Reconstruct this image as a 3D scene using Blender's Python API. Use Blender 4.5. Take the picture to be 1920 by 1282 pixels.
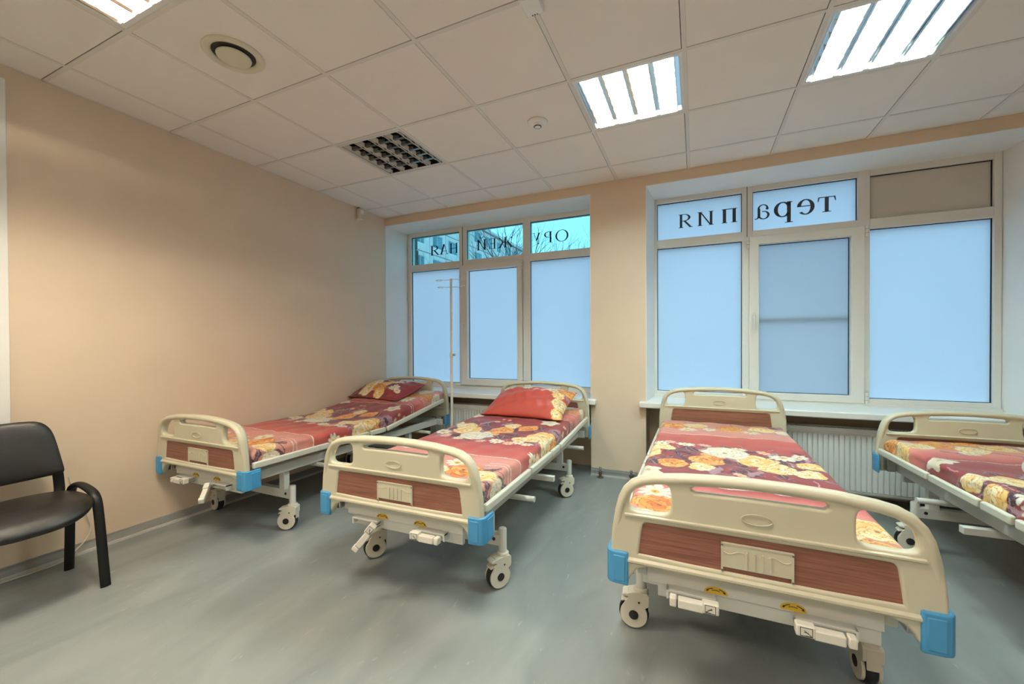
import bpy, math, random
import numpy as np
from mathutils import Vector, Matrix, Euler

for o in list(bpy.data.objects):
    bpy.data.objects.remove(o)
scene = bpy.context.scene
COL = scene.collection
PI = math.pi

# ------------------------------------------------------------------ camera
CAM_H = 1.225
F_PX, CX, CY = 760.26, 970.98, 652.57
YAW, PITCH, ROLL = -0.413, -0.0095, -0.0053
cd = bpy.data.cameras.new('camera')
cam = bpy.data.objects.new('camera', cd)
COL.objects.link(cam)
cd.sensor_width = 36.0
cd.lens = F_PX / 1920 * 36.0
cd.shift_x = (960 - CX) / 1920
cd.shift_y = (CY - 641) / 1920
cd.clip_start = 0.05
cd.clip_end = 300
fw = Vector((math.sin(YAW) * math.cos(PITCH), math.cos(YAW) * math.cos(PITCH), math.sin(PITCH)))
rt = Vector((math.cos(YAW), -math.sin(YAW), 0))
up = rt.cross(fw)
r2 = math.cos(ROLL) * rt + math.sin(ROLL) * up
u2 = -math.sin(ROLL) * rt + math.cos(ROLL) * up
cam.matrix_world = Matrix(((r2.x, u2.x, -fw.x, 0), (r2.y, u2.y, -fw.y, 0), (r2.z, u2.z, -fw.z, CAM_H), (0, 0, 0, 1)))
scene.camera = cam

# ------------------------------------------------------------------ world, exposure
SKY = (0.77, 1.36, 1.84)
SKY_STRENGTH = 1.0
world = bpy.data.worlds.new('dusk_sky')
scene.world = world
world.use_nodes = True
bg = world.node_tree.nodes['Background']
bg.inputs[0].default_value = (*SKY, 1)
bg.inputs[1].default_value = SKY_STRENGTH
scene.view_settings.view_transform = 'Standard'
scene.view_settings.look = 'None'
scene.view_settings.gamma = 1.0
scene.view_settings.use_curve_mapping = False
scene.view_settings.exposure = 0.0
LAMP_COOL = ((0.78, 1.0, 0.96), 205.0)
LAMP_WARM = ((1.0, 0.88, 0.68), 285.0)
LAMP_SOFT = ((1.0, 0.91, 0.79), 180.0)

# ------------------------------------------------------------------ materials
def s2l(c):
    return tuple(((x / 255) / 12.92 if x / 255 <= 0.04045 else ((x / 255 + 0.055) / 1.055) ** 2.4) for x in c)

MATS = {}
def mat(name, col, rough=0.5, metal=0.0, noise=None, bump=None, spec=0.5, scale=None):
    """procedural principled material; noise=(scale, amount) varies the tint, bump=(scale, strength)"""
    if name in MATS:
        return MATS[name]
    m = bpy.data.materials.new(name)
    m.use_nodes = True
    nt = m.node_tree
    b = nt.nodes['Principled BSDF']
    b.inputs['Base Color'].default_value = (*col, 1)
    b.inputs['Roughness'].default_value = rough
    b.inputs['Metallic'].default_value = metal
    b.inputs['Specular IOR Level'].default_value = spec
    tc = nt.nodes.new('ShaderNodeTexCoord')
    mp = nt.nodes.new('ShaderNodeMapping')
    nt.links.new(tc.outputs['Object'], mp.inputs['Vector'])
    if scale:
        mp.inputs['Scale'].default_value = scale
    if noise:
        n = nt.nodes.new('ShaderNodeTexNoise')
        n.inputs['Scale'].default_value = noise[0]
        n.inputs['Detail'].default_value = 6
        nt.links.new(mp.outputs['Vector'], n.inputs['Vector'])
        r = nt.nodes.new('ShaderNodeValToRGB')
        a = noise[1]
        r.color_ramp.elements[0].position = 0.3
        r.color_ramp.elements[1].position = 0.7
        r.color_ramp.elements[0].color = tuple(c * (1 - a) for c in col) + (1,)
        r.color_ramp.elements[1].color = tuple(min(1, c * (1 + a)) for c in col) + (1,)
        nt.links.new(n.outputs['Fac'], r.inputs['Fac'])
        nt.links.new(r.outputs['Color'], b.inputs['Base Color'])
    if bump:
        n2 = nt.nodes.new('ShaderNodeTexNoise')
        n2.inputs['Scale'].default_value = bump[0]
        n2.inputs['Detail'].default_value = 4
        nt.links.new(mp.outputs['Vector'], n2.inputs['Vector'])
        bp = nt.nodes.new('ShaderNodeBump')
        bp.inputs['Strength'].default_value = bump[1]
        bp.inputs['Distance'].default_value = 0.01
        nt.links.new(n2.outputs['Fac'], bp.inputs['Height'])
        nt.links.new(bp.outputs['Normal'], b.inputs['Normal'])
    MATS[name] = m
    return m

def emit_mat(name, col, strength):
    m = bpy.data.materials.new(name)
    m.use_nodes = True
    nt = m.node_tree
    nt.nodes.remove(nt.nodes['Principled BSDF'])
    e = nt.nodes.new('ShaderNodeEmission')
    e.inputs[0].default_value = (*col, 1)
    e.inputs[1].default_value = strength
    nt.links.new(e.outputs[0], nt.nodes['Material Output'].inputs['Surface'])
    MATS[name] = m
    return m

WALL = mat('wall_paint', (0.77, 0.62, 0.47), 0.75, noise=(3.0, 0.02), bump=(220, 0.06))
WHITE = mat('white_plaster', (0.88, 0.87, 0.84), 0.7, noise=(4.0, 0.02), bump=(160, 0.05))
TILE = mat('ceiling_tile', (0.86, 0.82, 0.76), 0.9, noise=(2.5, 0.02), bump=(400, 0.08))
GRID = mat('grid_enamel', (0.76, 0.73, 0.67), 0.5, noise=(5, 0.01))
PLENUM = mat('plenum_dark', (0.06, 0.05, 0.045), 0.9, noise=(5, 0.2))
PVC = mat('window_pvc', (0.80, 0.78, 0.73), 0.35, noise=(4, 0.015))
PANEL = mat('window_infill', (0.66, 0.62, 0.56), 0.5, noise=(4, 0.02))
GASKET = mat('gasket_rubber', (0.015, 0.015, 0.018), 0.6, noise=(20, 0.2))
SILLM = mat('sill_laminate', (0.82, 0.82, 0.80), 0.3, noise=(5, 0.01))
CREAM = mat('bed_cream_plastic', (0.61, 0.575, 0.43), 0.38, noise=(6, 0.015))
METALW = mat('bed_white_enamel', (0.68, 0.68, 0.63), 0.35, noise=(6, 0.02))
CRANKW = mat('crank_white_plastic', (0.78, 0.75, 0.66), 0.4, noise=(8, 0.02))
BLUE = mat('bumper_blue_plastic', (0.065, 0.30, 0.56), 0.35, noise=(8, 0.04))
BLACKP = mat('black_rubber', (0.012, 0.012, 0.013), 0.5, noise=(30, 0.2))
LEATHER = mat('black_leatherette', (0.008, 0.007, 0.0065), 0.40, noise=(12, 0.2), bump=(350, 0.12))
CHAIRM = mat('black_enamel', (0.004, 0.004, 0.004), 0.5, noise=(12, 0.2), spec=0.3)
GREYP = mat('grey_plastic', (0.10, 0.11, 0.11), 0.5, noise=(12, 0.1))
RADW = mat('radiator_enamel', (0.78, 0.80, 0.77), 0.4, noise=(5, 0.02))
ALU = mat('louver_aluminium', (0.86, 0.86, 0.84), 0.16, metal=1.0, noise=(5, 0.02))
HOUSE = mat('lamp_housing_white', (0.85, 0.86, 0.83), 0.5, noise=(5, 0.01))
TUBE_OFF = mat('fluorescent_tube_glass', (0.80, 0.80, 0.78), 0.25, noise=(5, 0.02))
SKIRT = mat('skirting_grey', (0.34, 0.34, 0.32), 0.5, noise=(14, 0.25), scale=(1, 0.08, 3))
SKIRTX = mat('skirting_grey_window_side', (0.34, 0.35, 0.34), 0.5, noise=(14, 0.25), scale=(0.08, 1, 3))
STRIP = mat('skirting_light_strip', (0.62, 0.60, 0.55), 0.5, noise=(10, 0.05))
CORDM = mat('cord_white', (0.72, 0.68, 0.60), 0.5, noise=(10, 0.03))
YELLOW = mat('sticker_yellow', (0.68, 0.46, 0.05), 0.5, noise=(10, 0.05))
INK = mat('ink_black', (0.02, 0.02, 0.02), 0.6, noise=(10, 0.1))
BRASS = mat('valve_metal', (0.20, 0.17, 0.13), 0.4, metal=0.8, noise=(30, 0.3))
CHROME = mat('steel_bright', (0.62, 0.62, 0.60), 0.25, metal=1.0, noise=(10, 0.03))
LETTER1 = mat('letter_film_navy', (0.010, 0.012, 0.035), 0.6, noise=(10, 0.1))
LETTER2 = mat('letter_film_grey', (0.045, 0.05, 0.065), 0.7, noise=(10, 0.05))
IVORY = mat('ivory_plastic', (0.70, 0.66, 0.52), 0.45, noise=(8, 0.02))
STANDM = mat('stand_enamel', (0.86, 0.83, 0.74), 0.4, noise=(8, 0.02))
TOWEL = mat('towel_cotton', (0.72, 0.74, 0.64), 0.9, noise=(30, 0.05), bump=(300, 0.4))
STONE = mat('outside_stone', (0.10, 0.085, 0.075), 0.9, noise=(6, 0.35), bump=(30, 0.4))
LOUV_LIT = mat('louver_lit_white', (0.90, 0.91, 0.90), 0.3, noise=(5, 0.01))  # louver copy for lit fixtures, their brightness put into the colour
LOUV_SHADED = mat('louver_shaded_mirror', (0.20, 0.185, 0.155), 0.12, metal=1.0, noise=(5, 0.1))  # louver copy for unlit fixtures, dark reflections and shade mixed into the colour
HOUSE_SHADED = mat('lamp_housing_shaded', (0.22, 0.22, 0.21), 0.25, metal=0.9, noise=(5, 0.05))  # darkened housing copy, the dim interior of unlit fixtures is in its colour
CONC = mat('outside_concrete', (0.92, 0.74, 0.72), 0.9, noise=(0.8, 0.08), bump=(6, 0.2))
CONC2 = mat('outside_joint', (0.45, 0.37, 0.36), 0.9, noise=(1, 0.1))
OGLASS = mat('outside_glazing', (0.12, 0.24, 0.30), 0.15, noise=(0.6, 0.5))
OFRAME = mat('outside_frames', (0.62, 0.66, 0.70), 0.6, noise=(2, 0.05))
BARK = mat('tree_bark', (0.20, 0.16, 0.17), 0.9, noise=(6, 0.3))
ASPHALT = mat('outside_ground', (0.22, 0.22, 0.22), 0.95, noise=(0.3, 0.2))

def wood_mat():
    m = mat('bed_wood_laminate', (0.26, 0.105, 0.065), 0.42)
    nt = m.node_tree
    b = nt.nodes['Principled BSDF']
    tc = nt.nodes.new('ShaderNodeTexCoord')
    mp = nt.nodes.new('ShaderNodeMapping')
    mp.inputs['Scale'].default_value = (1.6, 8, 46)
    nt.links.new(tc.outputs['Object'], mp.inputs['Vector'])
    n = nt.nodes.new('ShaderNodeTexNoise')
    n.inputs['Scale'].default_value = 3.2
    n.inputs['Detail'].default_value = 9
    n.inputs['Roughness'].default_value = 0.65
    n.inputs['Distortion'].default_value = 0.6
    nt.links.new(mp.outputs['Vector'], n.inputs['Vector'])
    r = nt.nodes.new('ShaderNodeValToRGB')
    e = r.color_ramp.elements
    e[0].position, e[0].color = 0.30, (0.155, 0.055, 0.034, 1)
    e[1].position, e[1].color = 0.72, (0.33, 0.145, 0.092, 1)
    nt.links.new(n.outputs['Fac'], r.inputs['Fac'])
    nt.links.new(r.outputs['Color'], b.inputs['Base Color'])
    return m
WOOD = wood_mat()

def floor_mat():
    m = mat('linoleum', (0.30, 0.32, 0.30), 0.34)
    nt = m.node_tree
    b = nt.nodes['Principled BSDF']
    tc = nt.nodes.new('ShaderNodeTexCoord')
    def noise(sc, mpsc, det, dist):
        mp = nt.nodes.new('ShaderNodeMapping')
        mp.inputs['Scale'].default_value = mpsc
        nt.links.new(tc.outputs['Object'], mp.inputs['Vector'])
        n = nt.nodes.new('ShaderNodeTexNoise')
        n.inputs['Scale'].default_value = sc
        n.inputs['Detail'].default_value = det
        n.inputs['Distortion'].default_value = dist
        nt.links.new(mp.outputs['Vector'], n.inputs['Vector'])
        return n
    n1 = noise(4.0, (1.0, 0.35, 1), 8, 0.8)
    n2 = noise(38.0, (1.0, 0.30, 1), 3, 0.5)
    r1 = nt.nodes.new('ShaderNodeValToRGB')
    r1.color_ramp.elements[0].position = 0.30
    r1.color_ramp.elements[1].position = 0.72
    r1.color_ramp.elements[0].color = (0.200, 0.222, 0.218, 1)
    r1.color_ramp.elements[1].color = (0.300, 0.322, 0.308, 1)
    nt.links.new(n1.outputs['Fac'], r1.inputs['Fac'])
    r2_ = nt.nodes.new('ShaderNodeValToRGB')
    r2_.color_ramp.elements[0].position = 0.66
    r2_.color_ramp.elements[1].position = 0.80
    r2_.color_ramp.elements[0].color = (0, 0, 0, 1)
    r2_.color_ramp.elements[1].color = (0.55, 0.55, 0.55, 1)
    nt.links.new(n2.outputs['Fac'], r2_.inputs['Fac'])
    mx = nt.nodes.new('ShaderNodeMix')
    mx.data_type = 'RGBA'
    mx.inputs['B'].default_value = (0.46, 0.47, 0.43, 1)
    nt.links.new(r2_.outputs['Color'], mx.inputs['Factor'])
    nt.links.new(r1.outputs['Color'], mx.inputs['A'])
    nt.links.new(mx.outputs['Result'], b.inputs['Base Color'])
    return m
FLOORM = floor_mat()

def frosted_mat(name, trans, diff, fac):
    m = bpy.data.materials.new(name)
    m.use_nodes = True
    nt = m.node_tree
    nt.nodes.remove(nt.nodes['Principled BSDF'])
    t = nt.nodes.new('ShaderNodeBsdfTranslucent')
    d = nt.nodes.new('ShaderNodeBsdfDiffuse')
    x = nt.nodes.new('ShaderNodeMixShader')
    n = nt.nodes.new('ShaderNodeTexNoise')
    n.inputs['Scale'].default_value = 1.2
    r = nt.nodes.new('ShaderNodeValToRGB')
    r.color_ramp.elements[0].color = tuple(c * 0.96 for c in trans) + (1,)
    r.color_ramp.elements[1].color = tuple(min(1, c * 1.02) for c in trans) + (1,)
    nt.links.new(n.outputs['Fac'], r.inputs['Fac'])
    nt.links.new(r.outputs['Color'], t.inputs[0])
    d.inputs[0].default_value = (*diff, 1)
    x.inputs[0].default_value = fac
    nt.links.new(t.outputs[0], x.inputs[1])
    nt.links.new(d.outputs[0], x.inputs[2])
    nt.links.new(x.outputs[0], nt.nodes['Material Output'].inputs['Surface'])
    MATS[name] = m
    return m
FROST = frosted_mat('frosted_window_film', (0.93, 0.96, 1.0), (0.75, 0.78, 0.80), 0.12)

def clear_mat(name, tint, gloss):
    m = bpy.data.materials.new(name)
    m.use_nodes = True
    nt = m.node_tree
    nt.nodes.remove(nt.nodes['Principled BSDF'])
    t = nt.nodes.new('ShaderNodeBsdfTransparent')
    t.inputs[0].default_value = (*tint, 1)
    g = nt.nodes.new('ShaderNodeBsdfGlossy')
    g.inputs['Roughness'].default_value = 0.02
    x = nt.nodes.new('ShaderNodeMixShader')
    x.inputs[0].default_value = gloss
    nt.links.new(t.outputs[0], x.inputs[1])
    nt.links.new(g.outputs[0], x.inputs[2])
    nt.links.new(x.outputs[0], nt.nodes['Material Output'].inputs['Surface'])
    MATS[name] = m
    return m
CLEAR = clear_mat('clear_window_glass', (0.66, 0.93, 0.92), 0.03)

def mesh_screen_mat():
    m = bpy.data.materials.new('insect_screen_mesh')
    m.use_nodes = True
    nt = m.node_tree
    nt.nodes.remove(nt.nodes['Principled BSDF'])
    t = nt.nodes.new('ShaderNodeBsdfTransparent')
    d = nt.nodes.new('ShaderNodeBsdfDiffuse')
    d.inputs[0].default_value = (0.22, 0.20, 0.18, 1)
    x = nt.nodes.new('ShaderNodeMixShader')
    x.inputs[0].default_value = 0.20
    nt.links.new(t.outputs[0], x.inputs[1])
    nt.links.new(d.outputs[0], x.inputs[2])
    nt.links.new(x.outputs[0], nt.nodes['Material Output'].inputs['Surface'])
    return m
SCREEN = mesh_screen_mat()

def cloth_mat(name, rough):
    m = bpy.data.materials.new(name)
    m.use_nodes = True
    nt = m.node_tree
    b = nt.nodes['Principled BSDF']
    a = nt.nodes.new('ShaderNodeVertexColor')
    a.layer_name = 'print'
    tc = nt.nodes.new('ShaderNodeTexCoord')
    n = nt.nodes.new('ShaderNodeTexNoise')
    n.inputs['Scale'].default_value = 160
    n.inputs['Detail'].default_value = 3
    nt.links.new(tc.outputs['Object'], n.inputs['Vector'])
    mx = nt.nodes.new('ShaderNodeMix')
    mx.data_type = 'RGBA'
    mx.blend_type = 'MULTIPLY'
    mx.inputs['Factor'].default_value = 0.22
    nt.links.new(a.outputs['Color'], mx.inputs['A'])
    nt.links.new(n.outputs['Fac'], mx.inputs['B'])
    nt.links.new(mx.outputs['Result'], b.inputs['Base Color'])
    b.inputs['Roughness'].default_value = rough
    b.inputs['Sheen Weight'].default_value = 0.15
    bp = nt.nodes.new('ShaderNodeBump')
    bp.inputs['Strength'].default_value = 0.25
    bp.inputs['Distance'].default_value = 0.004
    n2 = nt.nodes.new('ShaderNodeTexNoise')
    n2.inputs['Scale'].default_value = 22
    nt.links.new(tc.outputs['Object'], n2.inputs['Vector'])
    nt.links.new(n2.outputs['Fac'], bp.inputs['Height'])
    nt.links.new(bp.outputs['Normal'], b.inputs['Normal'])
    return m
CLOTH = cloth_mat('floral_satin_print', 0.5)

# ------------------------------------------------------------------ mesh helpers
class MB:
    def __init__(self):
        self.v, self.f = [], []
    def add(self, vs, fs):
        k = len(self.v)
        self.v += [tuple(p) for p in vs]
        self.f += [tuple(i + k for i in q) for q in fs]
        return self
    def box(self, x0, x1, y0, y1, z0, z1):
        vs = [(x, y, z) for z in (z0, z1) for y in (y0, y1) for x in (x0, x1)]
        return self.add(vs, [(0, 2, 3, 1), (4, 5, 7, 6), (0, 1, 5, 4), (2, 6, 7, 3), (0, 4, 6, 2), (1, 3, 7, 5)])
    def ring(self, o, i, y0, y1):
        """rectangular ring in XZ: o=(x0,x1,z0,z1) outer, i inner"""
        O = [(o[0], o[2]), (o[1], o[2]), (o[1], o[3]), (o[0], o[3])]
        I = [(i[0], i[2]), (i[1], i[2]), (i[1], i[3]), (i[0], i[3])]
        vs = [(x, y, z) for y in (y0, y1) for (x, z) in O + I]
        fs = []
        for k in range(4):
            n = (k + 1) % 4
            fs += [(k, n, 4 + n, 4 + k), (8 + k, 12 + k, 12 + n, 8 + n), (k, 8 + k, 8 + n, n), (4 + k, 4 + n, 12 + n, 12 + k)]
        return self.add(vs, fs)
    def prism(self, poly, a0, a1, axis='y'):
        """poly 2D extruded along axis; 2D coords are the other two axes in order"""
        n = len(poly)
        def P(p, a):
            return {'x': (a, p[0], p[1]), 'y': (p[0], a, p[1]), 'z': (p[0], p[1], a)}[axis]
        vs = [P(p, a0) for p in poly] + [P(p, a1) for p in poly]
        fs = [tuple(range(n))[::-1], tuple(range(n, 2 * n))]
        for k in range(n):
            fs.append((k, (k + 1) % n, n + (k + 1) % n, n + k))
        return self.add(vs, fs)
    def tube(self, path, r, n=10, rx=None, cap=True, upv=(0, 0, 1)):
        """sweep an ellipse (r along side, rx along binormal) along a polyline"""
        pts = [Vector(p) for p in path]
        rx = r if rx is None else rx
        rs = r if isinstance(r, (list, tuple)) else [r] * len(pts)
        rxs = rx if isinstance(rx, (list, tuple)) else [rx] * len(pts)
        vs, fs = [], []
        U = Vector(upv)
        prev = None
        for k, p in enumerate(pts):
            t = (pts[min(k + 1, len(pts) - 1)] - pts[max(k - 1, 0)]).normalized()
            a = t.cross(U if prev is None else prev)
            if a.length < 1e-4:
                a = t.cross(Vector((1, 0, 0)))
                if a.length < 1e-4:
                    a = t.cross(Vector((0, 1, 0)))
            a.normalize()
            b = a.cross(t).normalized()
            prev = b
            for j in range(n):
                q = 2 * PI * j / n
                vs.append(p + a * math.cos(q) * rs[k] + b * math.sin(q) * rxs[k])
        for k in range(len(pts) - 1):
            for j in range(n):
                fs.append((k * n + j, k * n + (j + 1) % n, (k + 1) * n + (j + 1) % n, (k + 1) * n + j))
        if cap:
            fs.append(tuple(range(n))[::-1])
            fs.append(tuple((len(pts) - 1) * n + j for j in range(n)))
        return self.add(vs, fs)
    def lathe(self, prof, n=24, axis='z', c=(0, 0, 0), cap=True):
        vs, fs = [], []
        for (r, h) in prof:
            for j in range(n):
                q = 2 * PI * j / n
                a, b = r * math.cos(q), r * math.sin(q)
                p = {'z': (a, b, h), 'y': (a, h, b), 'x': (h, a, b)}[axis]
                vs.append((p[0] + c[0], p[1] + c[1], p[2] + c[2]))
        for k in range(len(prof) - 1):
            for j in range(n):
                fs.append((k * n + j, k * n + (j + 1) % n, (k + 1) * n + (j + 1) % n, (k + 1) * n + j))
        if cap and prof[0][0] > 1e-6:
            fs.append(tuple(range(n))[::-1])
        if cap and prof[-1][0] > 1e-6:
            fs.append(tuple((len(prof) - 1) * n + j for j in range(n)))
        return self.add(vs, fs)
    def mesh(self, name, smooth=35):
        me = bpy.data.meshes.new(name)
        me.from_pydata(self.v, [], self.f)
        me.update()
        import bmesh
        bm = bmesh.new()
        bm.from_mesh(me)
        bmesh.ops.recalc_face_normals(bm, faces=bm.faces[:])
        bm.to_mesh(me)
        bm.free()
        if smooth:
            me.shade_smooth()
            me.set_sharp_from_angle(angle=math.radians(smooth))
        return me

def link(name, me, m=None, parent=None, loc=(0, 0, 0), rot=(0, 0, 0), bevel=None, seg=2):
    o = bpy.data.objects.new(name, me)
    COL.objects.link(o)
    o.location = loc
    o.rotation_euler = rot
    if parent is not None:
        o.parent = parent
    if m is not None and me is not None and not me.materials:
        me.materials.append(m)
    if bevel:
        b = o.modifiers.new('bevel', 'BEVEL')
        b.width = bevel
        b.segments = seg
        b.limit_method = 'ANGLE'
        b.angle_limit = math.radians(40)
        b.harden_normals = False
    return o

def obj(name, mb, m, parent=None, loc=(0, 0, 0), rot=(0, 0, 0), bevel=None, seg=2, smooth=35):
    return link(name, mb.mesh(name, smooth), m, parent, loc, rot, bevel, seg)

CACHE = {}
def shared(key, fn, smooth=35):
    if key not in CACHE:
        r = fn()
        CACHE[key] = r.mesh(key, smooth) if isinstance(r, MB) else r
    return CACHE[key]

def empty(name, loc=(0, 0, 0), rotz=0):
    o = bpy.data.objects.new(name, None)
    COL.objects.link(o)
    o.location = loc
    o.rotation_euler = (0, 0, rotz)
    o.empty_display_size = 0.1
    return o

def tag(o, label, cat, group=None):
    o['label'] = label
    o['category'] = cat
    if group:
        o['group'] = group
    return o

def struct(o, label=None):
    o['kind'] = 'structure'
    if label:
        o['label'] = label
    return o

def curve2d(key, splines, extrude, bevel, res=3):
    """filled 2D outline with holes, rounded edges, turned into a mesh lying in XZ (thickness along Y)"""
    if key in CACHE:
        return CACHE[key]
    cu = bpy.data.curves.new(key, 'CURVE')
    cu.dimensions = '2D'
    cu.fill_mode = 'BOTH'
    cu.extrude = extrude
    cu.bevel_depth = bevel
    cu.bevel_resolution = res
    for pts in splines:
        sp = cu.splines.new('POLY')
        sp.points.add(len(pts) - 1)
        for p, q in zip(sp.points, pts):
            p.co = (q[0], q[1], 0, 1)
        sp.use_cyclic_u = True
    o = bpy.data.objects.new(key, cu)
    COL.objects.link(o)
    dg = bpy.context.evaluated_depsgraph_get()
    me = bpy.data.meshes.new_from_object(o.evaluated_get(dg))
    bpy.data.objects.remove(o)
    bpy.data.curves.remove(cu)
    me.transform(Matrix.Rotation(PI / 2, 4, 'X'))
    me.name = key
    me.shade_smooth()
    me.set_sharp_from_angle(angle=math.radians(40))
    CACHE[key] = me
    return me

def offset_poly(pts, d):
    """move a closed outline inwards by d (outwards when d < 0)"""
    n = len(pts)
    area = sum(pts[k][0] * pts[(k + 1) % n][1] - pts[(k + 1) % n][0] * pts[k][1] for k in range(n))
    sg = 1 if area > 0 else -1
    out = []
    for k in range(n):
        a, b, c = pts[k - 1], pts[k], pts[(k + 1) % n]
        e1 = Vector((b[0] - a[0], b[1] - a[1])).normalized()
        e2 = Vector((c[0] - b[0], c[1] - b[1])).normalized()
        n1, n2 = Vector((-e1.y, e1.x)) * sg, Vector((-e2.y, e2.x)) * sg
        m = (n1 + n2)
        m = m / max(.6, m.length_squared / 2)
        out.append((b[0] + m.x * d, b[1] + m.y * d))
    return out
def smooth_poly(pts, it=2):
    """Chaikin corner cutting of a closed polygon"""
    for _ in range(it):
        out = []
        for k in range(len(pts)):
            a, b = pts[k], pts[(k + 1) % len(pts)]
            out.append((a[0] * .75 + b[0] * .25, a[1] * .75 + b[1] * .25))
            out.append((a[0] * .25 + b[0] * .75, a[1] * .25 + b[1] * .75))
        pts = out
    return pts

def round_rect(x0, x1, y0, y1, r, n=5):
    out = []
    for cx, cy, a in ((x1 - r, y0 + r, -90), (x1 - r, y1 - r, 0), (x0 + r, y1 - r, 90), (x0 + r, y0 + r, 180)):
        for k in range(n + 1):
            q = math.radians(a + 90 * k / n)
            out.append((cx + r * math.cos(q), cy + r * math.sin(q)))
    return out

# ------------------------------------------------------------------ room shell
XL, XR, YB, YW, ZC = -3.335, 3.7, -2.5, 3.745, 2.7057
YF = 4.16                       # window plane
struct(obj('floor', MB().box(XL - .2, XR + .2, YB - .2, 4.3, -.15, 0), FLOORM, smooth=0))
struct(obj('wall_left', MB().box(XL - .2, XL, YB - .2, 4.3, 0, 2.95), WALL, smooth=0))
struct(obj('wall_right', MB().box(XR, XR + .2, YB - .2, 4.3, 0, 2.95), WALL, smooth=0))
struct(obj('wall_back', MB().box(XL, XR, YB - .2, YB, 0, 2.95), WALL, smooth=0))
ZL = 2.618                      # underside of the window lintel
W1 = (XL, -.897)
W2 = (-.402, 2.11)
NB = 4.03                       # back of the radiator niches
ww = MB()
ww.box(XL, XR, YW, 4.3, ZL, 2.95)
ww.box(W1[1], W2[0], YW, 4.3, 0, ZL)
ww.box(W2[1], XR, YW, 4.3, 0, ZL)
ww.box(W1[0], W1[1], NB, 4.3, 0, .70)
ww.box(W2[0], W2[1], NB, 4.3, 0, .70)
wall_w = struct(obj('wall_window', ww, WALL, smooth=0))
# white plaster reveals
e = .004
obj('reveal', MB().box(XL, XL + e, YW + .001, YF, .71, ZL), WHITE, wall_w, smooth=0)
obj('reveal', MB().box(W1[1] - e, W1[1], YW + .001, YF, .71, ZL), WHITE, wall_w, smooth=0)
obj('reveal', MB().prism([(W2[0], YW + .001), (W2[0] + e, YW + .001), (-.362, YF), (W2[0], YF)], .71, ZL, 'z'), WHITE, wall_w, smooth=0)
obj('reveal', MB().prism([(W2[1], YW + .001), (W2[1], YF), (2.058, YF), (W2[1] - e, YW + .001)], .71, ZL, 'z'), WHITE, wall_w, smooth=0)
for (a, b) in (W1, W2):
    obj('soffit', MB().box(a, b, YW + .001, YF, ZL - .003, ZL), WHITE, wall_w, smooth=0)

# tall white board fixed to the left wall at the very edge of the photo
tag(obj('wall_board', MB().box(XL, XL + .022, -.25, .885, .62, 2.632), WHITE, bevel=.004), 'tall white board on the left wall, cut off at the left edge', 'board')

def skirting(name, boxes_grey, boxes_strip, m):
    a = MB()
    for b in boxes_grey:
        a.box(*b)
    o = struct(obj(name, a, m, smooth=0))
    s = MB()
    for b in boxes_strip:
        s.box(*b)
    obj('light_strip', s, STRIP, o, smooth=0)
    return o
skirting('baseboard_left', [(XL, XL + .013, YB, YW, .016, .066)], [(XL, XL + .021, YB, YW, 0, .016)], SKIRT)
skirting('baseboard_window', [(W1[1], W2[0], YW - .013, YW, .016, .072)], [(W1[1], W2[0], YW - .021, YW, 0, .016)], SKIRTX)

# ------------------------------------------------------------------ suspended ceiling
GX0, GY0, G = -3.051, 1.0273, 0.6
xs = [XL] + [GX0 + G * i for i in range(0, 12) if GX0 + G * i < XR - .05] + [XR]
ys = [YB] + [GY0 + G * j for j in range(-5, 5)] + [YW]
ceil = struct(obj('ceiling', MB().box(XL, XR, YB, YW, 2.84, 2.95), PLENUM, smooth=0))
bars = 0
BW = .011
for x in xs[1:-1]:
    obj('grid_bar', MB().box(x - BW, x + BW, YB, YW, ZC, ZC + .004), GRID, ceil, smooth=0)
for y in ys[1:-1]:
    for i in range(len(xs) - 1):
        a = xs[i] + (BW if i else 0)
        b = xs[i + 1] - (BW if i + 1 < len(xs) - 1 else 0)
        me = shared('cross_bar_%.3f' % (b - a), lambda: MB().box(0, b - a, -BW, BW, 0, .004), 0)
        link('grid_bar', me, GRID, ceil, (a, y, ZC))
wl = .012
obj('edge_angle', MB().box(XL, XL + wl, YB, YW, ZC, ZC + .003), GRID, ceil, smooth=0)
obj('edge_angle', MB().box(XL + wl, XR, YW - wl, YW, ZC + .0005, ZC + .003), GRID, ceil, smooth=0)
LIGHTS = {(1, 2): 'off', (4, 2): 'cool', (6, 2): 'cool', (1, -1): 'warm', (4, -1): 'soft', (6, -1): 'off', (1, -4): 'soft', (4, -4): 'soft', (8, -4): 'soft'}
def cell_index(i, j):
    return (i - 1, j - 5)          # xs[1] is line 0 ; ys[1] is line -5 -> row index
for i in range(len(xs) - 1):
    for j in range(len(ys) - 1):
        gi, gj = i - 1, j - 1 - 5
        if (gi, gj) in LIGHTS:
            continue
        g = .0035                  # shadow gap on one side of every tile
        a = xs[i] + (BW + .0005 if i else .002)
        b = xs[i + 1] - (BW + g if i + 1 < len(xs) - 1 else .004)
        c = ys[j] + (BW + .0005 if j else .002)
        d = ys[j + 1] - (BW + g if j + 1 < len(ys) - 1 else .004)
        me = shared('tile_%.3f_%.3f' % (b - a, d - c), lambda: MB().box(0, b - a, 0, d - c, 0, .012), 0)
        link('ceiling_tile', me, TILE, ceil, (a, c, ZC + .0015))

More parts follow.
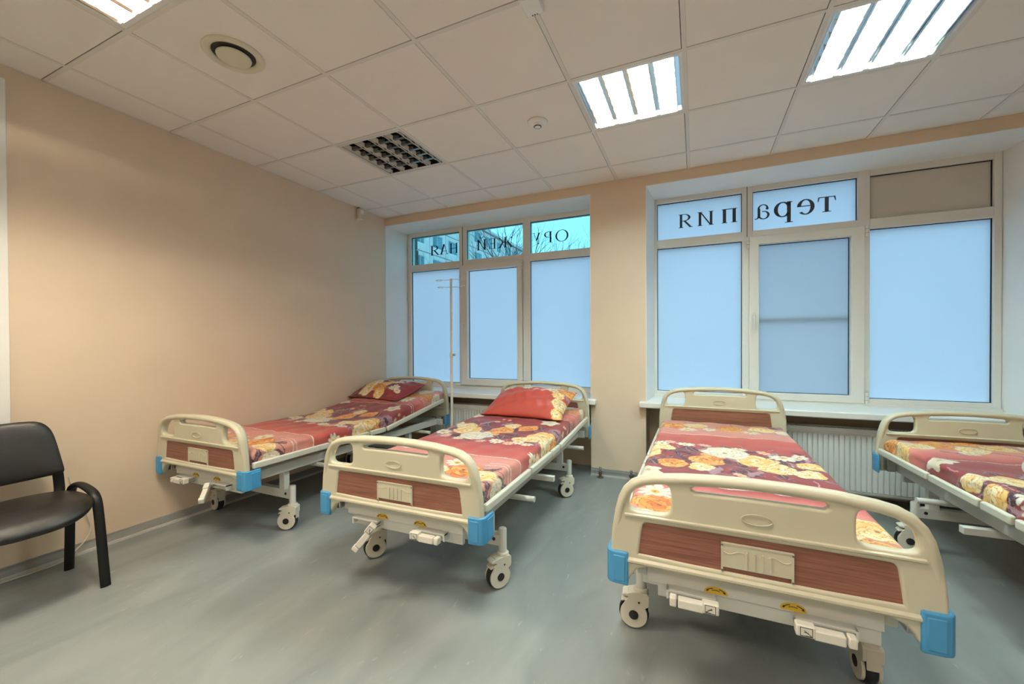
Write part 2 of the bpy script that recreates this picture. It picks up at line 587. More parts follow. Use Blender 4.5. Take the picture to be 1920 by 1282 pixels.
# ------------------------------------------------------------------ recessed louvre lights
TUBE_M = {'cool': emit_mat('tube_cool', *LAMP_COOL), 'warm': emit_mat('tube_warm', *LAMP_WARM), 'soft': emit_mat('tube_soft', *LAMP_SOFT), 'off': TUBE_OFF}
def housing_mb():
    m = MB()
    w, h, t = .288, .085, .004
    m.box(-w, w, -w, w, h, h + t)
    for s in (-1, 1):
        m.box(s * w - t / 2, s * w + t / 2, -w, w, 0, h)
        m.box(-w, w, s * w - t / 2, s * w + t / 2, 0, h)
    return m
def rim_mb():
    m = MB()
    m.box(-.288, .288, -.288, -.266, 0, .006)
    m.box(-.288, .288, .266, .288, 0, .006)
    m.box(-.288, -.272, -.266, .266, 0, .006)
    m.box(.272, .288, -.266, .266, 0, .006)
    return m
def long_blade():
    m = MB()
    for q in (-1, 1):
        m.prism([(q * .010, 0), (q * .014, 0), (q * .020, .028), (q * .017, .028)], -.266, .266, 'y')
    m.box(-.017, .017, -.266, .266, .020, .022)
    return m
def cross_blade():
    return MB().prism([(-.0015, .004), (.0015, .004), (.010, .026), (-.010, .026)], -.052, .052, 'x')
def cross_blade_off():
    return MB().prism([(-.011, .004), (.011, .004), (.020, .040), (-.020, .040)], -.056, .056, 'x')
def light(i, j, kind, label):
    x, y = GX0 + G * i + .3, GY0 + G * j + .3
    t = tag(empty('recessed_ceiling_light', (x, y, ZC + .0005)), label, 'ceiling light', 'louvred ceiling lights')
    link('housing', shared('lamp_housing' + str(kind == 'off'), housing_mb, 0), HOUSE_SHADED if kind == 'off' else HOUSE, t)
    link('rim', shared('lamp_rim', rim_mb, 0), HOUSE if kind != 'off' else METALW, t) if kind != 'off' else link('rim', shared('lamp_rim_off', rim_mb, 0), METALW, t)
    for k in range(5):
        link('long_louver', shared('long_blade' + str(kind == 'off'), long_blade, 0), GRID if kind == 'off' else ALU, t, (-.266 + .133 * k if 0 < k < 4 else (-.262 if k == 0 else .262), 0, 0))
    for k in range(4):
        cx = -.1995 + .133 * k
        for q in range(5):
            link('cross_louver', shared('cross_blade' + str(kind == 'off'), cross_blade_off if kind == 'off' else cross_blade, 0), LOUV_SHADED if kind == 'off' else LOUV_LIT, t, (cx, -.1775 + .08875 * q, 0))
        link('lamp_tube', shared('tube_' + kind, lambda: MB().tube([(0, -.27, 0), (0, .27, 0)], .013, 10)), TUBE_M[kind], t, (cx, 0, .048))
    return t
light(1, 2, 'off', 'unlit louvred ceiling light with dark mirrored cells above the left beds')
light(4, 2, 'cool', 'lit square louvred ceiling light nearest the smoke detector')
light(6, 2, 'cool', 'lit louvred ceiling light at upper right, in front of the text window')
light(1, -1, 'warm', 'warm yellow lit ceiling light cut off at the top left, beside the round vent')
for (i, j, where) in ((4, -1, 'directly above the camera'), (6, -1, 'above and right of the camera'), (1, -4, 'behind the camera by the left wall'), (4, -4, 'behind the camera mid room'), (8, -4, 'behind the camera by the right wall')):
    k_ = LIGHTS[(i, j)]
    light(i, j, k_, ('unlit' if k_ == 'off' else 'lit') + ' louvred ceiling light out of view, ' + where)

# ------------------------------------------------------------------ ceiling fittings
t = tag(empty('round_air_vent', (-2.151, 1.327, ZC)), 'round cream air vent with a central disc set in a ceiling tile', 'air vent')
obj('ring', MB().lathe([(.135, .002), (.136, -.004), (.128, -.012), (.112, -.012), (.100, -.006), (.094, .002), (.092, .03), (.135, .03), (.135, .002)][::-1], 40, cap=False), IVORY, t)
obj('throat_shade', MB().lathe([(.0960, -.0015), (.0960, .0005), (.001, .0005)], 32, cap=False), PLENUM, t)  # flat dark disc below the uncut tile, standing in for the duct's shade
obj('disc', MB().lathe([(.001, -.024), (.066, -.023), (.075, -.019), (.077, -.013), (.070, -.008), (.001, -.008)], 36), IVORY, t)
t = tag(empty('smoke_detector', (-.963, 2.546, ZC)), 'small round white smoke detector on a tile beside the lit ceiling light', 'smoke detector')
obj('base', MB().lathe([(.001, -.016), (.052, -.015), (.066, -.008), (.068, .0)], 32), HOUSE, t)
obj('sensor_head', MB().lathe([(.001, -.034), (.018, -.034), (.030, -.028), (.036, -.014)], 28), HOUSE, t)
obj('dark_ring', MB().lathe([(.020, -.0345), (.026, -.0325), (.026, -.030), (.020, -.0345)], 24, cap=False), GREYP, t)
t = tag(empty('ceiling_sensor_box', (-.645, 1.640, ZC)), 'small white sensor box at the top edge on a ceiling grid crossing', 'sensor')
obj('case', MB().box(-.042, .042, -.05, .05, -.03, -.0002), HOUSE, t, bevel=.006)
for k in range(3):
    obj('vent_hole', MB().lathe([(.001, 0), (.003, 0), (.003, .002)], 8), INK, t, (-.012 + .011 * k, .042, -.0312))
t = tag(empty('motion_detector', (-3.308, 3.335, 2.575)), 'small cream motion detector high in the left wall corner', 'motion detector')
obj('case', MB().prism(round_rect(-.027, .028, -.03, .03, .015), 0, .115, 'z'), IVORY, t, bevel=.005)
obj('lens', MB().prism(round_rect(.02, .034, -.022, .022, .006), .055, .10, 'z'), HOUSE, t, bevel=.003)
obj('bracket', MB().box(-.027, -.005, -.014, .014, .115, .13), GREYP, t)

# ------------------------------------------------------------------ window lettering (serif strokes)
def seg(x0, y0, x1, y1, w):
    """a straight stroke whose horizontal width is w"""
    h = w / 2
    return [(x0 - h, y0), (x0 + h, y0), (x1 + h, y1), (x1 - h, y1)]
def rect(x0, y0, x1, y1):
    return [(x0, y0), (x1, y0), (x1, y1), (x0, y1)]
def arc(cx, cy, rx, ry, a0, a1, tx, ty, n=22):
    """arc strip: outer ellipse rx,ry, inner shrunk by tx horizontally and ty vertically -> list of quads"""
    out = []
    for k in range(n):
        q0, q1 = math.radians(a0 + (a1 - a0) * k / n), math.radians(a0 + (a1 - a0) * (k + 1) / n)
        out.append([(cx + rx * math.cos(q0), cy + ry * math.sin(q0)), (cx + rx * math.cos(q1), cy + ry * math.sin(q1)),
                    (cx + (rx - tx) * math.cos(q1), cy + (ry - ty) * math.sin(q1)), (cx + (rx - tx) * math.cos(q0), cy + (ry - ty) * math.sin(q0))])
    return out
def dot(cx, cy, r):
    return [[(cx + r * math.cos(2 * PI * k / 12), cy + r * math.sin(2 * PI * k / 12)) for k in range(12)]]
def stem(x, y0, y1, w, s=.07, t=.04, top=True, bot=True):
    o = [rect(x - w / 2, y0, x + w / 2, y1)]
    if bot:
        o.append(rect(x - w / 2 - s, y0, x + w / 2 + s, y0 + t))
    if top:
        o.append(rect(x - w / 2 - s, y1 - t, x + w / 2 + s, y1))
    return o
T, H_ = .15, .05      # thick and hair strokes (unit = cap height)
def glyph(ch):
    """returns (polygons, width) for the letter read normally, height 0..1"""
    if ch == 'О':
        return arc(.58, .5, .58, .53, 0, 360, .15, .045, 44), 1.16
    if ch == 'Р':
        return stem(.16, 0, 1, T) + arc(.34, .73, .40, .27, -90, 90, .14, .045) + [rect(.2, .955, .36, 1), rect(.2, .46, .36, .505)], .76
    if ch == 'У':
        return [seg(.18, 1, .47, .30, T + .02), seg(.75, 1, .36, .05, .06), rect(.03, .96, .36, 1), rect(.62, .96, .90, 1)] + dot(.26, .03, .07) + arc(.28, .06, .12, .11, 200, 350, .05, .05, 10), .9
    if ch == 'Ж':
        o = stem(.80, 0, 1, T)
        for s in (-1, 1):
            X = lambda x: .80 + s * x
            o += [seg(X(.05), .50, X(.33), .56, .10), seg(X(.28), .53, X(.52), .90, .07)]
            o += [seg(X(.08), .52, X(.28), .54, .10), seg(X(.24), .55, X(.60), .03, T)]
            o += dot(X(.60), .90, .075) + [rect(min(X(.48), X(.80)), 0, max(X(.48), X(.80)), .04)]
            o += [rect(min(X(.03), X(.3)), .49, max(X(.03), X(.3)), .54)]
        return o, 1.6
    if ch == 'Е':
        return stem(.16, 0, 1, T) + [rect(.2, .955, .72, 1), rect(.2, 0, .74, .045), rect(.2, .49, .56, .535), rect(.68, .80, .72, 1), rect(.70, 0, .76, .22), rect(.53, .40, .57, .63)], .78
    if ch in ('Й', 'и'):
        o = stem(.18, 0, 1, T) + stem(.82, 0, 1, T) + [seg(.24, .06, .76, .94, .09)]
        if ch == 'Й':
            o += arc(.5, 1.30, .20, .17, 200, 340, .05, .06, 12) + dot(.33, 1.28, .05) + dot(.67, 1.28, .05)
        return o, 1.0
    if ch == 'Н':
        return stem(.18, 0, 1, T) + stem(.82, 0, 1, T) + [rect(.2, .48, .8, .53)], 1.0
    if ch == 'А':
        return [seg(.16, 0, .50, 1.0, .06), seg(.86, 0, .53, 1.02, T + .03), rect(.28, .31, .74, .355), rect(.0, 0, .32, .04), rect(.66, 0, 1.02, .04)], 1.02
    if ch in ('Я', 'я'):
        return stem(.72, 0, 1, T) + arc(.52, .74, .38, .26, 90, 270, .14, .045) + [rect(.5, .955, .7, 1), rect(.5, .48, .7, .525), seg(.50, .50, .14, .03, T), rect(.0, 0, .22, .04)], .86
    if ch == 'т':
        return stem(.5, 0, 1, T + .06, .12, .05, top=False) + [rect(.06, .945, .94, 1), [(.02, .70), (.07, .70), (.14, .96), (.06, 1.0)], [(.98, .70), (.93, .70), (.86, .96), (.94, 1.0)]], 1.0
    if ch == 'е':
        return arc(.5, .49, .47, .52, 8, 318, .22, .07, 36) + [rect(.14, .52, .95, .58)], .95
    if ch == 'р':
        return stem(.24, -.42, 1, T + .05, .10, .05, top=False) + [rect(.06, .93, .24, .98)] + arc(.56, .49, .46, .52, -150, 150, .21, .07, 34), 1.04
    if ch == 'а':
        return [rect(.60, .08, .76, .72)] + arc(.44, .70, .32, .31, 0, 165, .12, .06, 18) + dot(.20, .70, .09) + arc(.40, .26, .34, .29, 70, 330, .14, .06, 24) + arc(.86, .16, .18, .16, 180, 300, .10, .06, 10), .98
    if ch == 'п':
        return stem(.22, 0, 1, T + .05) + stem(.80, 0, 1, T + .05) + [rect(.1, .945, .92, 1)], 1.02
    return [], .5
def letter(ch, x0, x1, z0, hgt, y, m, parent):
    """mirrored letter: fills x0..x1 in the room's X, baseline z0, cap height hgt"""
    polys, w = glyph(ch)
    vs, fs = [], []
    for p in polys:
        k = len(vs)
        for (a, b) in p:
            vs.append((x1 - a / w * (x1 - x0), y, z0 + b * hgt))
        fs.append(tuple(range(k, k + len(p))))
    me = bpy.data.meshes.new('letter')
    me.from_pydata(vs, [], fs)
    me.update()
    o = link('letter', me, m, parent)
    o['label'] = 'mirrored letter %s' % ch
    return o

# ------------------------------------------------------------------ windows
FY0, FY1, GY_ = 4.145, 4.225, 4.178
def ring_part(name, o, i, y0, y1, m, parent, bevel=.004):
    return obj(name, MB().ring(o, i, y0, y1), m, parent, bevel=bevel, smooth=0)
def pane(parent, x0, x1, z0, z1, m, name='pane'):
    p = obj(name, MB().box(x0 - .006, x1 + .006, GY_, GY_ + .004, z0 - .006, z1 + .006), m, parent, smooth=0)
    obj('gasket', MB().ring((x0 - .004, x1 + .004, z0 - .004, z1 + .004), (x0 + .005, x1 - .005, z0 + .004, z1 - .005), GY_ - .010, GY_ - .0005), GASKET, p, smooth=0)
    return p
def window(name, ox, cols, sash, sash_glass, rows=((.77, 2.14), (2.222, 2.57)), zr=(.70, 2.618)):
    root = struct(empty(name, ((ox[0] + ox[1]) / 2, YF, zr[0])))
    inv = Matrix.Translation(root.location).inverted()
    class P: pass
    parts = []
    def add(o):
        o.matrix_parent_inverse = inv
        return o
    root_parts = root
    # posts and rails
    xs_ = [ox[0]] + [v for c in cols for v in c] + [ox[1]]
    for k in range(0, len(xs_), 2):
        add(obj('frame_post', MB().box(xs_[k], xs_[k + 1], FY0, FY1, zr[0], zr[1]), PVC, root, bevel=.004, smooth=0))
    zz = [zr[0], rows[0][0], rows[0][1], rows[1][0], rows[1][1], zr[1]]
    for c in cols:
        for k in range(0, 6, 2):
            add(obj('frame_rail', MB().box(c[0] - .001, c[1] + .001, FY0 + .001, FY1 - .001, zz[k], zz[k + 1]), PVC, root, bevel=.003, smooth=0))
    s = add(ring_part('sash', sash, sash_glass, FY0 - .028, FY0 + .045, PVC, root, .005))
    return root, add
w1, add1 = window('window_1', (XL + .006, W1[1]), [(-3.279, -2.573), (-2.476, -1.751), (-1.668, -.945)], (-2.540, -1.758, .752, 2.156), (-2.453, -1.814, .826, 2.092))
w2, add2 = window('window_2', (-.366, 2.056), [(-.340, .383), (.466, 1.210), (1.290, 2.012)], (.437, 1.251, .730, 2.166), (.512, 1.162, .790, 2.092))
add1(pane(w1, -3.279, -2.573, .77, 2.14, FROST))
add1(pane(w1, -1.668, -.945, .77, 2.14, FROST))
add1(pane(w1, -2.453, -1.814, .826, 2.092, FROST))
u1 = [add1(pane(w1, a, b, 2.222, 2.57, CLEAR)) for a, b in ((-3.279, -2.573), (-2.476, -1.751), (-1.668, -.945))]
add2(pane(w2, -.340, .383, .77, 2.14, FROST))
add2(pane(w2, 1.290, 2.012, .77, 2.14, FROST))
add2(pane(w2, .512, 1.162, .790, 2.092, FROST))
u2_ = [add2(pane(w2, a, b, 2.222, 2.57, FROST)) for a, b in ((-.340, .383), (.466, 1.210))]
add2(pane(w2, 1.290, 2.012, 2.222, 2.57, PANEL, 'infill_panel'))
for (k, ch, a, b) in ((0, 'Я', -3.002, -2.868), (0, 'А', -2.866, -2.738), (0, 'Н', -2.726, -2.603), (1, 'Й', -2.352, -2.219), (1, 'Е', -2.192, -2.096), (1, 'Ж', -2.076, -1.878), (2, 'У', -1.646, -1.548), (2, 'Р', -1.513, -1.417), (2, 'О', -1.381, -1.236)):
    letter(ch, a, b, 2.326, .120, GY_ - .003, LETTER1, u1[k])
for (k, ch, a, b) in ((0, 'я', -.145, -.023), (0, 'и', .013, .160), (0, 'п', .214, .353), (1, 'а', .478, .607), (1, 'р', .628, .777), (1, 'е', .803, .931), (1, 'т', .944, 1.078)):
    letter(ch, a, b, 2.324, .128, GY_ - .003, LETTER2, u2_[k])
def handle(add, root, x, z):
    h = add(obj('handle', MB().prism(round_rect(x - .014, x + .014, z - .035, z + .035, .012), FY0 - .040, FY0 - .028, 'y'), PVC, root, bevel=.003))
    g = obj('lever', MB().tube([(x, FY0 - .04, z + .01), (x, FY0 - .068, z + .008), (x, FY0 - .072, z - .01), (x, FY0 - .068, z - .115)], [.008, .009, .0095, .007], 8), PVC, h)
    return h
handle(add1, w1, -2.497, 1.445)
handle(add2, w2, .470, 1.46)
def hinge(add, root, x, z):
    h = add(obj('hinge', MB().tube([(x, FY0 - .034, z - .045), (x, FY0 - .034, z + .045)], .010, 10), PVC, root))
    for q in (-.016, .016):
        obj('hinge_joint', MB().tube([(x, FY0 - .034, z + q - .001), (x, FY0 - .034, z + q + .001)], .0105, 10), GASKET, h)
hinge(add1, w1, -1.748, 2.10)
hinge(add1, w1, -1.748, .81)
hinge(add2, w2, 1.262, 2.12)
hinge(add2, w2, 1.262, .775)
hinge(add2, w2, .428, 2.11)
# hairline dark joint between mullion and neighbouring frame
add1(obj('joint', MB().box(-2.528, -2.521, FY0 - .0015, FY0 + .002, 2.05, 2.615), GASKET, w1, smooth=0))
add2(obj('joint', MB().box(.420, .425, FY0 - .0015, FY0 + .002, 2.17, 2.615), GASKET, w2, smooth=0))
# insect screen hung outside the middle sash of the right window
scr = add2(obj('insect_screen', MB().box(.46, 1.22, 4.245, 4.246, .74, 2.14), SCREEN, w2, smooth=0))
obj('screen_frame', MB().ring((.45, 1.23, .73, 2.15), (.475, 1.205, .755, 2.125), 4.240, 4.252), GREYP, scr, smooth=0)
obj('screen_crossbar', MB().box(.47, 1.21, 4.208, 4.220, 1.420, 1.450), GREYP, scr, smooth=0)
# sills
add1(obj('sill', MB().box(XL + .001, -.842, 3.682, FY0, .662, .712), SILLM, w1, bevel=.008))
add2(obj('sill', MB().box(-.455, 2.17, 3.682, FY0, .662, .712), SILLM, w2, bevel=.008))
add1(obj('threshold', MB().box(XL + .006, -.897, FY0 - .02, FY0, .712, .735), PVC, w1, smooth=0))
add2(obj('threshold', MB().box(-.366, 2.056, FY0 - .02, FY0, .712, .735), PVC, w2, smooth=0))

# ------------------------------------------------------------------ radiators
def radiator(x0, n, label):
    p = .0333
    L = n * p + .03
    t = tag(empty('panel_radiator', (x0, 3.80, 0)), label, 'radiator', 'panel radiators under the windows')
    obj('front_panel', MB().box(0, L, -.006, .002, .085, .575), RADW, t, bevel=.003)
    obj('rear_panel', MB().box(0, L, .088, .096, .085, .575), RADW, t, bevel=.003)
    for s in (0, L - .004):
        obj('side_cover', MB().box(s, s + .004, .002, .090, .09, .57), RADW, t, smooth=0)
    g = MB()
    k = 0
    while k * .02 < L - .03:
        g.box(.012 + k * .02, .018 + k * .02, .012, .084, .566, .57)
        k += 1
    obj('top_grille', g, RADW, t, smooth=0)
    rib = shared('radiator_rib', lambda: MB().prism([(-.0148, 0), (-.0112, -.016), (.0112, -.016), (.0148, 0)], .115, .525, 'z'), 20)
    for k in range(n):
        link('rib', rib, RADW, t, (.015 + p * (k + .5), -.005, 0))
    for zz in (.10, .54):
        obj('water_channel', MB().tube([(.01, -.004, zz), (L - .01, -.004, zz)], .010, 8), RADW, t)
    for s in (.06, L - .06):
        obj('wall_bracket', MB().box(s, s + .03, .096, .229, .2, .5), RADW, t, smooth=0)
    return t
radiator(-2.75, 40, 'white ribbed radiator under the window with the outdoor view')
radiator(.18, 50, 'white ribbed radiator under the frosted window on the right')

# heating valves at the foot of the pillar
for k, (x, lab) in enumerate(((-.80, 'small metal pipe valve at the pillar foot nearest the second bed'), (-.525, 'small metal pipe valve at the pillar foot nearest the front bed'))):
    t = tag(empty('pipe_valve', (x, 3.695, 0)), lab, 'valve', 'heating pipe valves')
    obj('floor_flange', MB().lathe([(.030, 0), (.030, .004), (.012, .008)], 16), BRASS, t)
    obj('pipe', MB().tube([(0, 0, .002), (0, 0, .055), (0, 0, .085)], .009, 10), BRASS, t)
    obj('valve_body', MB().lathe([(.012, .03), (.017, .034), (.017, .058), (.012, .062)], 6), BRASS, t)
    obj('cap', MB().lathe([(.011, .075), (.013, .078), (.013, .096), (.008, .100)], 12), CHROME, t)
    obj('tap', MB().box(.004, .034, -.006, .006, .066, .074), CHROME, t, bevel=.002)

# ------------------------------------------------------------------ hospital beds
# local axes of a bed: x across, y from the foot end (0) to the head end (2.116), z up
BL = 2.116
def board_outline(dz):
    half = [(.455, .375), (.455, .49), (.451, .56 + dz), (.440, .632 + dz), (.428, .680 + dz), (.412, .714 + dz), (.386, .742 + dz), (.352, .760 + dz), (.306, .771 + dz), (.213, .783 + dz), (.11, .789 + dz), (0, .791 + dz)]
    low = [(.404, .375), (.392, .390), (.380, .413), (.362, .434), (.335, .446), (.30, .449)]
    pts = half + [(-x, z) for x, z in half[-2::-1]] + [(-x, z) for x, z in low] + [(x, z) for x, z in low[::-1]]
    return pts
def hole_outline(s, dz):
    h = [(.372, .718), (.350, .732), (.318, .740), (.280, .744), (.258, .738), (.252, .715), (.252, .664), (.258, .646), (.280, .638), (.325, .636), (.372, .637), (.391, .646), (.392, .668), (.384, .697)]
    return smooth_poly([(s * x, z + dz) for x, z in h], 1)
def slot_outline(dz):
    top = [(.187, .741), (.176, .749), (.12, .7535), (.06, .756), (0, .757), (-.06, .756), (-.12, .7535), (-.176, .749), (-.187, .741)]
    bot = [(-.187, .733), (-.178, .727), (-.12, .728), (-.06, .7285), (0, .729), (.06, .7285), (.12, .728), (.178, .727), (.187, .733)]
    return [(x, z + dz) for x, z in top + bot]
def panel_outline(dz, o=0):
    return smooth_poly([(-.358 - o, .486 + dz - o), (.358 + o, .486 + dz - o), (.357 + o, .50 + dz), (.347 + o, .578 + dz), (.342 + o, .598 + dz + o), (.325 + o, .603 + dz + o), (-.325 - o, .603 + dz + o), (-.342 - o, .598 + dz + o), (-.347 - o, .578 + dz), (-.357 - o, .50 + dz)], 1)
def rim_mesh(dz):
    o = board_outline(dz)[1:22]
    pts = []
    for k in range(len(o) - 1):
        for q in range(3):
            f = q / 3
            pts.append((o[k][0] * (1 - f) + o[k + 1][0] * f, 0, o[k][1] * (1 - f) + o[k + 1][1] * f))
    pts.append((o[-1][0], 0, o[-1][1]))
    # pull the centreline inward
    res = []
    for k, p in enumerate(pts):
        a, b = Vector(pts[max(0, k - 2)]), Vector(pts[min(len(pts) - 1, k + 2)])
        t_ = (b - a).normalized()
        nrm = Vector((-t_.z, 0, t_.x))
        res.append(Vector(p) + nrm * .017)
    n = len(res)
    taper = [min(1, .35 + k / 12, .35 + (n - 1 - k) / 12) for k in range(n)]
    m = MB()
    m.tube(res, [.0175] * n, 12, rx=[.028 * q for q in taper], upv=(0, 1, 0))
    # ledge under the openings and lip under the wood panel
    m.tube([(-.405, 0, .623 + dz), (-.20, 0, .624 + dz), (0, 0, .624 + dz), (.20, 0, .624 + dz), (.405, 0, .623 + dz)], .009, 10, rx=.026, upv=(0, 1, 0))
    return m
def lip_mesh(dz):
    m = MB()
    m.prism([(-.026, .459 + dz), (-.019, .452 + dz), (.019, .452 + dz), (.026, .459 + dz), (.026, .466 + dz), (.019, .473 + dz), (-.019, .473 + dz), (-.026, .466 + dz)], -.41, .41, 'x')
    return m
def logo_mesh(dz):
    m = MB()
    for s in (-1, 1):
        pts = [(.043 * math.cos(2 * PI * k / 28), s * .0215, .669 + dz + .0165 * math.sin(2 * PI * k / 28)) for k in range(29)]
        m.tube(pts, .0018, 5, upv=(0, 1, 0))
    return m
def bumper_mesh():
    # L in plan (x outwards, y along the bed), origin at the outer corner of the board front
    o = [(-.064, -.016), (-.014, -.016), (.004, -.010), (.012, .004), (.013, .030), (.013, .085), (.002, .088), (.0, .030), (-.004, .008), (-.016, .001), (-.064, .001)]
    return MB().prism(o, 0, .116, 'z')
def bumper_face():
    m = MB()
    m.box(-.054, -.012, -.0185, -.012, .012, .103)
    m.box(.008, .0155, .022, .078, .012, .103)
    return m
def plate_mesh():
    m = MB()
    m.box(-.100, .100, -.006, 0, .016, .094)
    for s in (-1, 1):
        m.box(s * .097 - .003, s * .097 + .003, -.007, 0, 0, .095)
    m.box(-.1, .1, -.008, 0, .091, .095)
    for k in range(4):
        m.box(-.0285 + k * .022, -.0250 + k * .022, -.010, -.006, .022, .074)
    for s in (-1, 1):
        pts = [(s * (.030 + .062 * q / 8), -.0065, .066 + .006 * math.sin(q * PI / 4)) for q in range(9)]
        m.tube(pts, .0016, 5, upv=(0, 1, 0))
    return m
def screw_mesh():
    m = MB()
    for s in (-1, 1):
        for z in (.006, .088):
            m.lathe([(.001, -.0095), (.0028, -.009), (.0028, -.006)], 8, 'y', (s * .097, 0, z))
    return m
def board(parent, head):
    dz = .084 if head else 0
    key = 'head' if head else 'foot'
    outline = board_outline(dz)
    splines = [offset_poly(outline, .009)] + [offset_poly(q, -.009) for q in (hole_outline(1, dz), hole_outline(-1, dz), slot_outline(dz), panel_outline(dz))]
    y = BL if head else 0
    rz = PI if head else 0          # the head board's outer face looks to the head end
    b = link('headboard' if head else 'footboard', curve2d(key + '_board', splines, .009, .009), CREAM, parent, (0, y, 0), (0, 0, rz))
    link('rim', shared(key + '_rim', lambda: rim_mesh(dz), 50), CREAM, b)
    link('lip', shared(key + '_lip', lambda: lip_mesh(dz)), CREAM, b)
    link('logo_oval', shared(key + '_logo', lambda: logo_mesh(dz)), CREAM, b)
    link('wood_panel', shared(key + '_wood', lambda: MB().prism(panel_outline(dz, .004), -.011, .011, 'y')), WOOD, b)
    for s in (-1, 1):
        c = link('corner_bumper', shared('bumper', bumper_mesh), BLUE, b, (s * .457, -.012, .373), (0, 0, 0), bevel=.006, seg=3)
        if s < 0:
            c.scale = (-1, 1, 1)
        link('bumper_inset', shared('bumper_face', bumper_face), BLUE, c, bevel=.003)
    if not head:
        p = link('card_plate', shared('card_plate', plate_mesh), CREAM, b, (0, -.0115, .486))
        link('screws', shared('card_screws', screw_mesh), GREYP, b, (0, -.0115, .486))
    return b

def shell_outline():
    cy, cz, r = -.030, .0625, .056
    pts = []
    for k in range(0, 25):
        a = math.radians(140 + (395 - 140) * k / 24)
        pts.append((cy + r * math.cos(a), cz + r * math.sin(a)))
    pts += [(.030, .104), (.033, .115), (.033, .150), (.024, .158), (-.030, .158), (-.056, .150), (-.062, .140), (-.052, .134), (-.056, .126), (-.066, .120), (-.066, .111)]
    return pts
def caster_shell():
    m = MB()
    o = shell_outline()
    m.prism(o, -.031, -.019, 'x')
    m.prism(o, .019, .031, 'x')
    # bridge above the tyre
    m.prism([(.033, .118), (.033, .150), (.024, .158), (-.030, .158), (-.052, .150), (-.03, .131), (.010, .128)], -.020, .020, 'x')
    m.prism([(.033, .075), (.033, .12), (.027, .12), (.030, .08)], -.020, .020, 'x')
    m.lathe([(.030, .150), (.031, .158), (.031, .166), (.027, .172), (.020, .173)], 20)
    return m
def tyre():
    return MB().lathe([(.030, -.0175), (.058, -.0175), (.0625, -.010), (.0625, .010), (.058, .0175), (.030, .0175)], 28, 'x')
def pedal():
    m = MB()
    m.prism([(-.040, .142), (-.055, .150), (-.076, .146), (-.080, .138), (-.066, .134), (-.050, .134)], -.028, .028, 'x')
    m.prism([(-.050, .124), (-.066, .128), (-.082, .116), (-.083, .108), (-.072, .110), (-.056, .118)], -.024, .024, 'x')
    return m
def caster(parent, x, y, yaw, grey):
    c = link('caster', shared('caster_shell', caster_shell), CREAMC, parent, (x, y, 0), (0, 0, yaw), bevel=.003)
    link('tyre', shared('tyre', tyre), BLACKP, c, (0, -.030, .0625))
    for s in (-1, 1):
        link('hub_cap', shared('hub_cap', lambda: MB().lathe([(.0195, -.034), (.0195, -.0305), (.0205, -.030), (.0205, -.025)], 20, 'x')), BLACKP, c, (0, -.030, .0625), (0, 0, 0 if s < 0 else PI))
    b = MB()
    link('bolt', shared('caster_bolt', lambda: MB().lathe([(.0045, -.0325), (.0045, .0325)], 10, 'x')), BLACKP, c, (0, -.008, .118))
    link('brake_pedal', shared('pedal', pedal), GREYP if grey else CREAMC, c, bevel=.003)
    return c
CREAMC = mat('caster_cream_plastic', (0.70, 0.66, 0.55), 0.4, noise=(8, 0.02))

def rail_mesh(L):
    return MB().box(-.012, .012, 0, L, 0, .040)
def deck_mesh(L):
    m = MB()
    m.box(-.43, .43, .004, L - .004, .012, .020)
    n = max(1, int(L / .16))
    for k in range(n):
        y = .05 + (L - .1) * (k + .5) / n
        m.box(-.36, .36, y - .012, y + .012, 0, .012)
    return m
def crank_bracket():
    m = MB()
    m.box(-.150, .004, -.004, .012, .004, .040)
    m.box(-.150, .004, -.034, -.002, .034, .040)
    m.box(-.150, -.143, -.034, -.002, .010, .040)
    return m
def crank_handle():
    m = MB()
    m.box(-.038, .012, -.015, .015, -.012, .022)        # hub block with the pictogram
    m.box(-.112, -.034, -.014, .014, -.016, .014)       # grip
    return m
def crank_tip():
    return MB().box(-.138, -.116, -.015, .015, -.015, .016)
def crank_icon():
    m = MB()
    m.ring((-.030, .002, -.008, .018), (-.0285, .0005, -.0065, .0165), -.0158, -.0152)
    m.add([(-.027, -.0158, -.004), (-.026, -.0158, -.006), (-.008, -.0158, .008), (-.009, -.0158, .010)], [(0, 1, 2, 3)])
    m.add([(-.020, -.0158, .004), (-.019, -.0158, .002), (-.008, -.0158, .003), (-.008, -.0158, .005)], [(0, 1, 2, 3)])
    m.box(-.028, -.012, -.0158, -.0152, -.007, -.0055)
    return m
def sticker():
    m = MB()
    top = [(.036 * math.cos(PI * k / 16), .021 * math.sin(PI * k / 16)) for k in range(17)]
    m.prism([(x, z - .004) for x, z in top] + [(-.033, -.008), (.033, -.008)], -.0012, 0, 'y')
    return m
def sticker_ink():
    m = MB()
    pts = [(.026 * math.cos(math.radians(20 + 140 * k / 14)), -.0018, .0125 * math.sin(math.radians(20 + 140 * k / 14)) - .001) for k in range(15)]
    for a, b in ((0, 5), (9, 14)):
        m.tube(pts[a:b + 1], .0014, 4, upv=(0, 1, 0))
    for s in (-1, 1):
        m.add([(s * .030, -.0019, -.003), (s * .022, -.0019, .000), (s * .027, -.0019, .007)], [(0, 1, 2)])
    for k in range(7):
        m.box(-.012 + k * .0035, -.0098 + k * .0035, -.0019, -.0013, .002 + .002 * math.cos((k - 3) * .5), .005 + .002 * math.cos((k - 3) * .5))
    return m
def foot_beam():
    m = MB()
    m.box(-.335, .335, -.018, .014, .372, .434)
    m.box(-.300, .330, -.010, .012, .324, .373)
    return m

